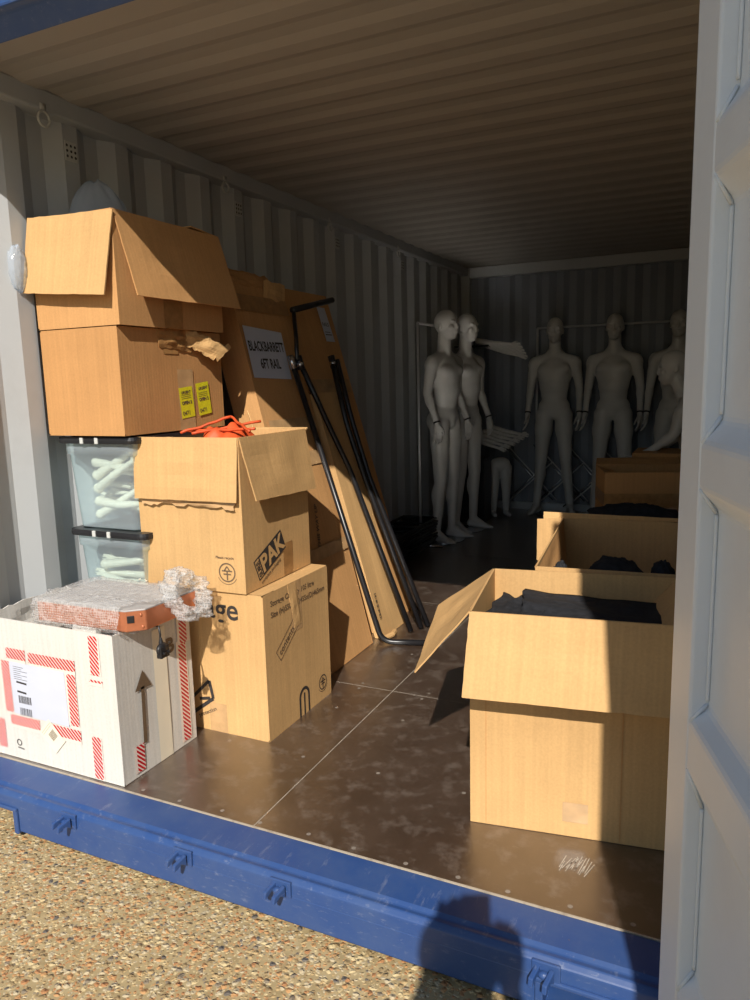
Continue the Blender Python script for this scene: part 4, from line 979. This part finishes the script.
_ja = stand(.0, .035, .15); bodyA = fuse(figure_mb(_ja), 'mannequin_body', mm, .0062, 3, fine=fine_of(_ja)); meshA = bodyA.data; bpy.data.objects.remove(bodyA)
_jb = stand(.0, .070, .35); bodyB = fuse(figure_mb(_jb), 'mannequin_body', mm, .0062, 3, fine=fine_of(_jb)); meshB = bodyB.data; bpy.data.objects.remove(bodyB)
def band_mb(J, k):
    mb = MB(); w_ = Vector(J['wri_' + k]); e_ = Vector(J['elb_' + k]); dd = (w_ - e_).normalized(); tube(mb, [w_ - dd * .006, w_ + dd * .006], .0285, 16); return mb
def mannequin(loc, rz, mesh, J, label):
    r = empty('mannequin', loc, rz, label, 'mannequin')
    o = bpy.data.objects.new('body', mesh); COL.objects.link(o); o.parent = r
    for k in 'rl': band_mb(J, k).build('wrist_band', M['black_plastic'], r, True)
    mb = MB(); tube(mb, [(.0, .03, .0), (0, .03, .008)], .17, 4 if False else 28); mb.build('base_plate', M['chrome'], r)
    return r
JA = stand(.0, .035, .15); JB = stand(.0, .070, .35)
# local -y is the front; heading angle a gives rz = a + 90 deg
mannequin((-1.985, 5.58, 0), math.radians(-12 + 90), meshA, JA, 'front mannequin of the pair by the left wall, overlapping the one beside it')
mannequin((-1.955, 6.02, 0), math.radians(-20 + 90), meshA, JA, 'second mannequin of the pair by the left wall, partly behind the first')
mannequin((-1.405, 6.98, 0), math.radians(4), meshB, JB, 'leftmost mannequin facing out along the back wall')
mannequin((-.865, 6.93, 0), math.radians(0), meshB, JB, 'middle mannequin of the row facing out along the back wall')
mannequin((-.335, 6.93, 0), math.radians(-2), meshB, JB, 'rightmost back-wall mannequin, half hidden by the seated one and the door')
# seated mannequin, facing left, one arm stretched down to the boxes
hx, hy = -.290, 5.42
J6 = dict(head=(hx, hy, 1.352), look=(-1, -.12, -.10), neck=(hx + .085, hy, 1.13), chest=(hx + .125, hy, .965), waist=(hx + .14, hy, .76), pelvis=(hx + .145, hy, .585), front=(-1, 0, .05),
          sho_r=(hx + .085, hy + .18, 1.075), sho_l=(hx + .085, hy - .18, 1.075), elb_r=(hx + .02, hy + .20, .86), wri_r=(hx - .14, hy + .12, .76), elb_l=(hx + .03, hy - .20, .905), wri_l=(hx - .105, hy - .19, .805),
          hdir_r=(-1, -.2, -.4), hside_r=(0, -1, 0), hdir_l=(-1, .0, -.45), hside_l=(0, 1, 0), curl=.5,
          hip_r=(hx + .13, hy + .09, .56), hip_l=(hx + .13, hy - .09, .56), kne_r=(hx - .25, hy + .13, .52), kne_l=(hx - .25, hy - .10, .50), ank_r=(hx - .22, hy + .13, .09), ank_l=(hx - .24, hy - .10, .09), foot_r=(-1, 0, 0), foot_l=(-1, 0, 0))
m6 = empty('mannequin', (hx + .1, hy, 0), 0, 'seated mannequin in profile behind the right-hand boxes, bald head facing left', 'mannequin')
o = fuse(figure_mb(J6), 'body', mm, .0062, 3, parent=m6, fine=fine_of(J6)); o.location = (-(hx + .1), -hy, 0)
mb = MB(); box(mb, hx - .02, -.02, hy - .17, hy + .17, .40, .455); 
for a in (hx, -.045):
    for b in (hy - .15, hy + .15): box(mb, a - .015, a + .015, b - .015, b + .015, 0, .40)
tag(mb.build('stool', M['black_metal'], bevel=.004), 'dark stool under the seated mannequin behind the boxes', 'stool')

# loose grey arms on the rail shelf and lower bundle, spare leg pieces
armg_mesh = arm_mesh.copy(); armg_mesh.materials.clear(); armg_mesh.materials.append(mm)
for k in range(5):
    place_arm(armg_mesh, (-2.03 + .012 * k, 6.70 + .04 * k - .1, 1.655 - .010 * k), (.2, .16 + .05 * k, .10 - .05 * k), 'grey mannequin arm, %s of the fan above the rail shelf' % ('uppermost', 'second', 'third', 'fourth', 'lowest')[k], 'grey arms on the rail', .60)
for k in range(6):
    place_arm(armg_mesh, (-2.04 + .030 * k, 6.42 + .04 * k, .78 + .016 * k), (.1, .40 - .03 * k, .10 - .03 * k), 'grey mannequin arm, %s of the low fan beside the paired mannequins' % ('lowest', 'second lowest', 'third lowest', 'third highest', 'second highest', 'highest')[k], 'grey arms in the low bundle', .52)
def half_legs():
    mb = MB()
    ball(mb, (0, 0, .50), (.10, .075, .07))
    for s in (-1, 1):
        capsule(mb, (s * .055, 0, .46), (s * .06, 0, .25), .062, .045); capsule(mb, (s * .06, 0, .25), (s * .062, .01, .06), .045, .030); capsule(mb, (s * .062, .02, .028), (s * .07, -.09, .022), .028, .020)
    return mb
hl = fuse(half_legs(), 'mannequin_legs', mm, .006, 4)
hl.location = (-1.87, 6.78, .0); hl.rotation_euler.z = .5; tag(hl, 'short grey pair of mannequin legs standing upright beside the back corner', 'mannequin legs')
o = hl.copy(); COL.objects.link(o); o.location = (-2.06, 6.80, 0); o.rotation_euler.z = .9; tag(o, 'second short pair of grey legs, half hidden behind the paired mannequins', 'mannequin legs')
# support crate for low bundle
mb = MB(); box(mb, -2.16, -1.90, 6.36, 6.58, 0, .60); tag(mb.build('dark_crate', M['black_plastic'], bevel=.004), 'dark crate in the back left corner carrying the low bundle of arms', 'crate')
# chrome garment rails
def rail(name, pts, feet, label):
    r = empty(name, pts[0], 0, label, 'garment rail'); o = Vector(pts[0])
    for i, p in enumerate(pts):
        if i in (0, len(pts) - 1): mb = MB(); tube(mb, [Vector((p[0], p[1], 0.012)) - o, Vector(p) - o], .011, 10); mb.build('upright', M['rod_metal'], r, True)
    mb = MB(); tube(mb, [Vector(p) - o for p in pts], .010, 10); mb.build('hanging_bar', M['rod_metal'], r, True)
    for p in (pts[0], pts[-1]):
        mb = MB(); q = Vector((p[0], p[1], .012)); f_ = Vector(feet); tube(mb, [q - f_ - o, q + f_ - o], .011, 10); mb.build('foot', M['chrome'], r, True)
    return r
rail('garment_rail', [(-2.10, 5.28, 1.742), (-2.12, 6.74, 1.742)], (.18, 0, 0), 'chrome garment rail along the left wall behind the paired mannequins')
rail('garment_rail', [(-1.60, 7.12, 1.775), (-.20, 7.12, 1.775)], (0, .05, 0), 'chrome garment rail running behind the back-wall mannequins')
mb = MB(); box(mb, -2.26, -1.93, 6.60, 6.95, 1.60, 1.62); 
for z in (1.60,): tube(mb, [(-2.1, 6.62, 1.62), (-2.1, 6.62, 1.742)], .006, 6); tube(mb, [(-2.11, 6.73, 1.62), (-2.11, 6.73, 1.742)], .006, 6)
tag(mb.build('rail_shelf', M['black_metal']), 'dark shelf hung on the left-wall rail, carrying loose arms', 'shelf')
# folding lattice behind the mannequins' legs
t = empty('folding_lattice', (-1.95, 7.10, 0), 0, 'folded chrome lattice frame of crossing rods behind the mannequins legs', 'lattice')
for k in range(4):
    for s in (0, 1):
        x0 = .02 + k * .30; a, b = (Vector((x0, 0, .06)), Vector((x0 + .46, 0, .50))) if s else (Vector((x0, .02, .66)), Vector((x0 + .50, .02, .12)))
        for off in (0, .035):
            mb = MB(); tube(mb, [a + Vector((off, 0, 0)), b + Vector((off, 0, 0))], .0065, 8); mb.build('rod', M['rod_metal'] if off else M['chrome'], t, True)
# dark slats stacked beside the left wall
for k in range(9):
    mb = MB(); tube(mb, [(-.14, -.42, 0), (-.14, .42, 0), (.14, .42, 0), (.14, -.42, 0), (-.14, -.42, 0)], .011, 6)
    for q in range(5): tube(mb, [(-.14, -.34 + q * .17, 0), (.14, -.34 + q * .17, 0)], .006, 6)
    o = mb.build('metal_shelf_frame', M['black_metal'], None, True); o.location = (-2.17 + .006 * (k % 3), 5.02 + .02 * math.sin(k * 2.3), .013 + k * .0245); o.rotation_euler.z = .03 * math.sin(k * 1.7)
    tag(o, 'flat black wire frame, %s of the dark stack beside the left wall' % ('bottom', 'second', 'third', 'fourth', 'fifth', 'sixth', 'seventh', 'eighth', 'topmost')[k], 'wire frame', 'black wire frames stacked by the left wall')

# ---------------------------------------------------------------- the person taking the picture (seen as a shadow on the sill)
px0, py0 = .085, -.34
JP = dict(head=(px0 - .045, py0 + .05, 1.385), look=(-.25, 1, -.1), neck=(px0, py0 - .01, 1.13), chest=(px0, py0 - .01, .98), waist=(px0, py0, .79), pelvis=(px0, py0, .63), front=(0, 1, 0),
          sho_r=(px0 + .165, py0, 1.08), sho_l=(px0 - .165, py0, 1.08), elb_r=(px0 + .20, py0 + .10, .91), wri_r=(px0 + .015, py0 + .245, 1.19), elb_l=(px0 - .22, py0 + .10, .91), wri_l=(px0 - .165, py0 + .245, 1.19),
          hdir_r=(-.15, .25, 1), hside_r=(-1, 0, 0), hdir_l=(.15, .25, 1), hside_l=(1, 0, 0), curl=.25,
          hip_r=(px0 + .08, py0, .60), hip_l=(px0 - .08, py0, .60), kne_r=(px0 + .10, py0, .25), kne_l=(px0 - .10, py0 + .02, .25), ank_r=(px0 + .11, py0 - .02, GZ + .092), ank_l=(px0 - .11, py0, GZ + .092), foot_r=(.1, 1, 0), foot_l=(-.1, 1, 0))
per = empty('person', (0, 0, 0), 0, 'person outside holding up a phone, seen as the shadow on the blue sill', 'person')
fuse(figure_mb(JP), 'body', M['skin'], .0075, 3, parent=per)
mb = MB(); H_ = Vector(JP['head']); ball(mb, H_ + Vector((0, -.02, .035)), (.105, .115, .105)); ball(mb, H_ + Vector((0, -.05, -.06)), (.100, .075, .12)); fuse(mb, 'hair', M['hair'], .008, 3, parent=per)
mb = MB(); C_ = Vector(JP['chest']); ball(mb, C_, (.185, .135, .20)); ball(mb, Vector(JP['waist']), (.165, .125, .22)); ball(mb, Vector(JP['pelvis']) + Vector((0, 0, .02)), (.18, .135, .12))
for k in 'rl':
    capsule(mb, Vector(JP['neck']) + Vector((0, 0, -.05)), JP['sho_' + k], .075, .075); capsule(mb, JP['sho_' + k], JP['elb_' + k], .072, .055); capsule(mb, JP['elb_' + k], Vector(JP['elb_' + k]).lerp(Vector(JP['wri_' + k]), .82), .055, .040)
fuse(mb, 'jacket', M['jacket'], .009, 3, parent=per)
mb = MB()
for k in 'rl':
    capsule(mb, JP['hip_' + k], JP['kne_' + k], .105, .075); capsule(mb, JP['kne_' + k], Vector(JP['ank_' + k]) + Vector((0, 0, .02)), .075, .055)
fuse(mb, 'trousers', M['jacket'], .009, 3, parent=per)
for k in 'rl':
    mb = MB(); a = Vector(JP['ank_' + k]); capsule(mb, a + Vector((0, -.03, -.052)), a + Vector((0, .15, -.055)), .040, .030); fuse(mb, 'shoe', M['black_plastic'], .009, 3, parent=per)
ph = empty('mobile_phone', (-.0, -.035, 1.28), 0, 'phone held upright by the person outside, lens at the viewpoint', 'phone')
mb = MB(); box(mb, -.037, .037, -.004, .004, -.095, .075); mb.build('body', M['black_plastic'], ph, bevel=.003)
ph.rotation_euler = (math.radians(-9), 0, math.radians(25)); ph.location = (.0, -.045, 1.30)
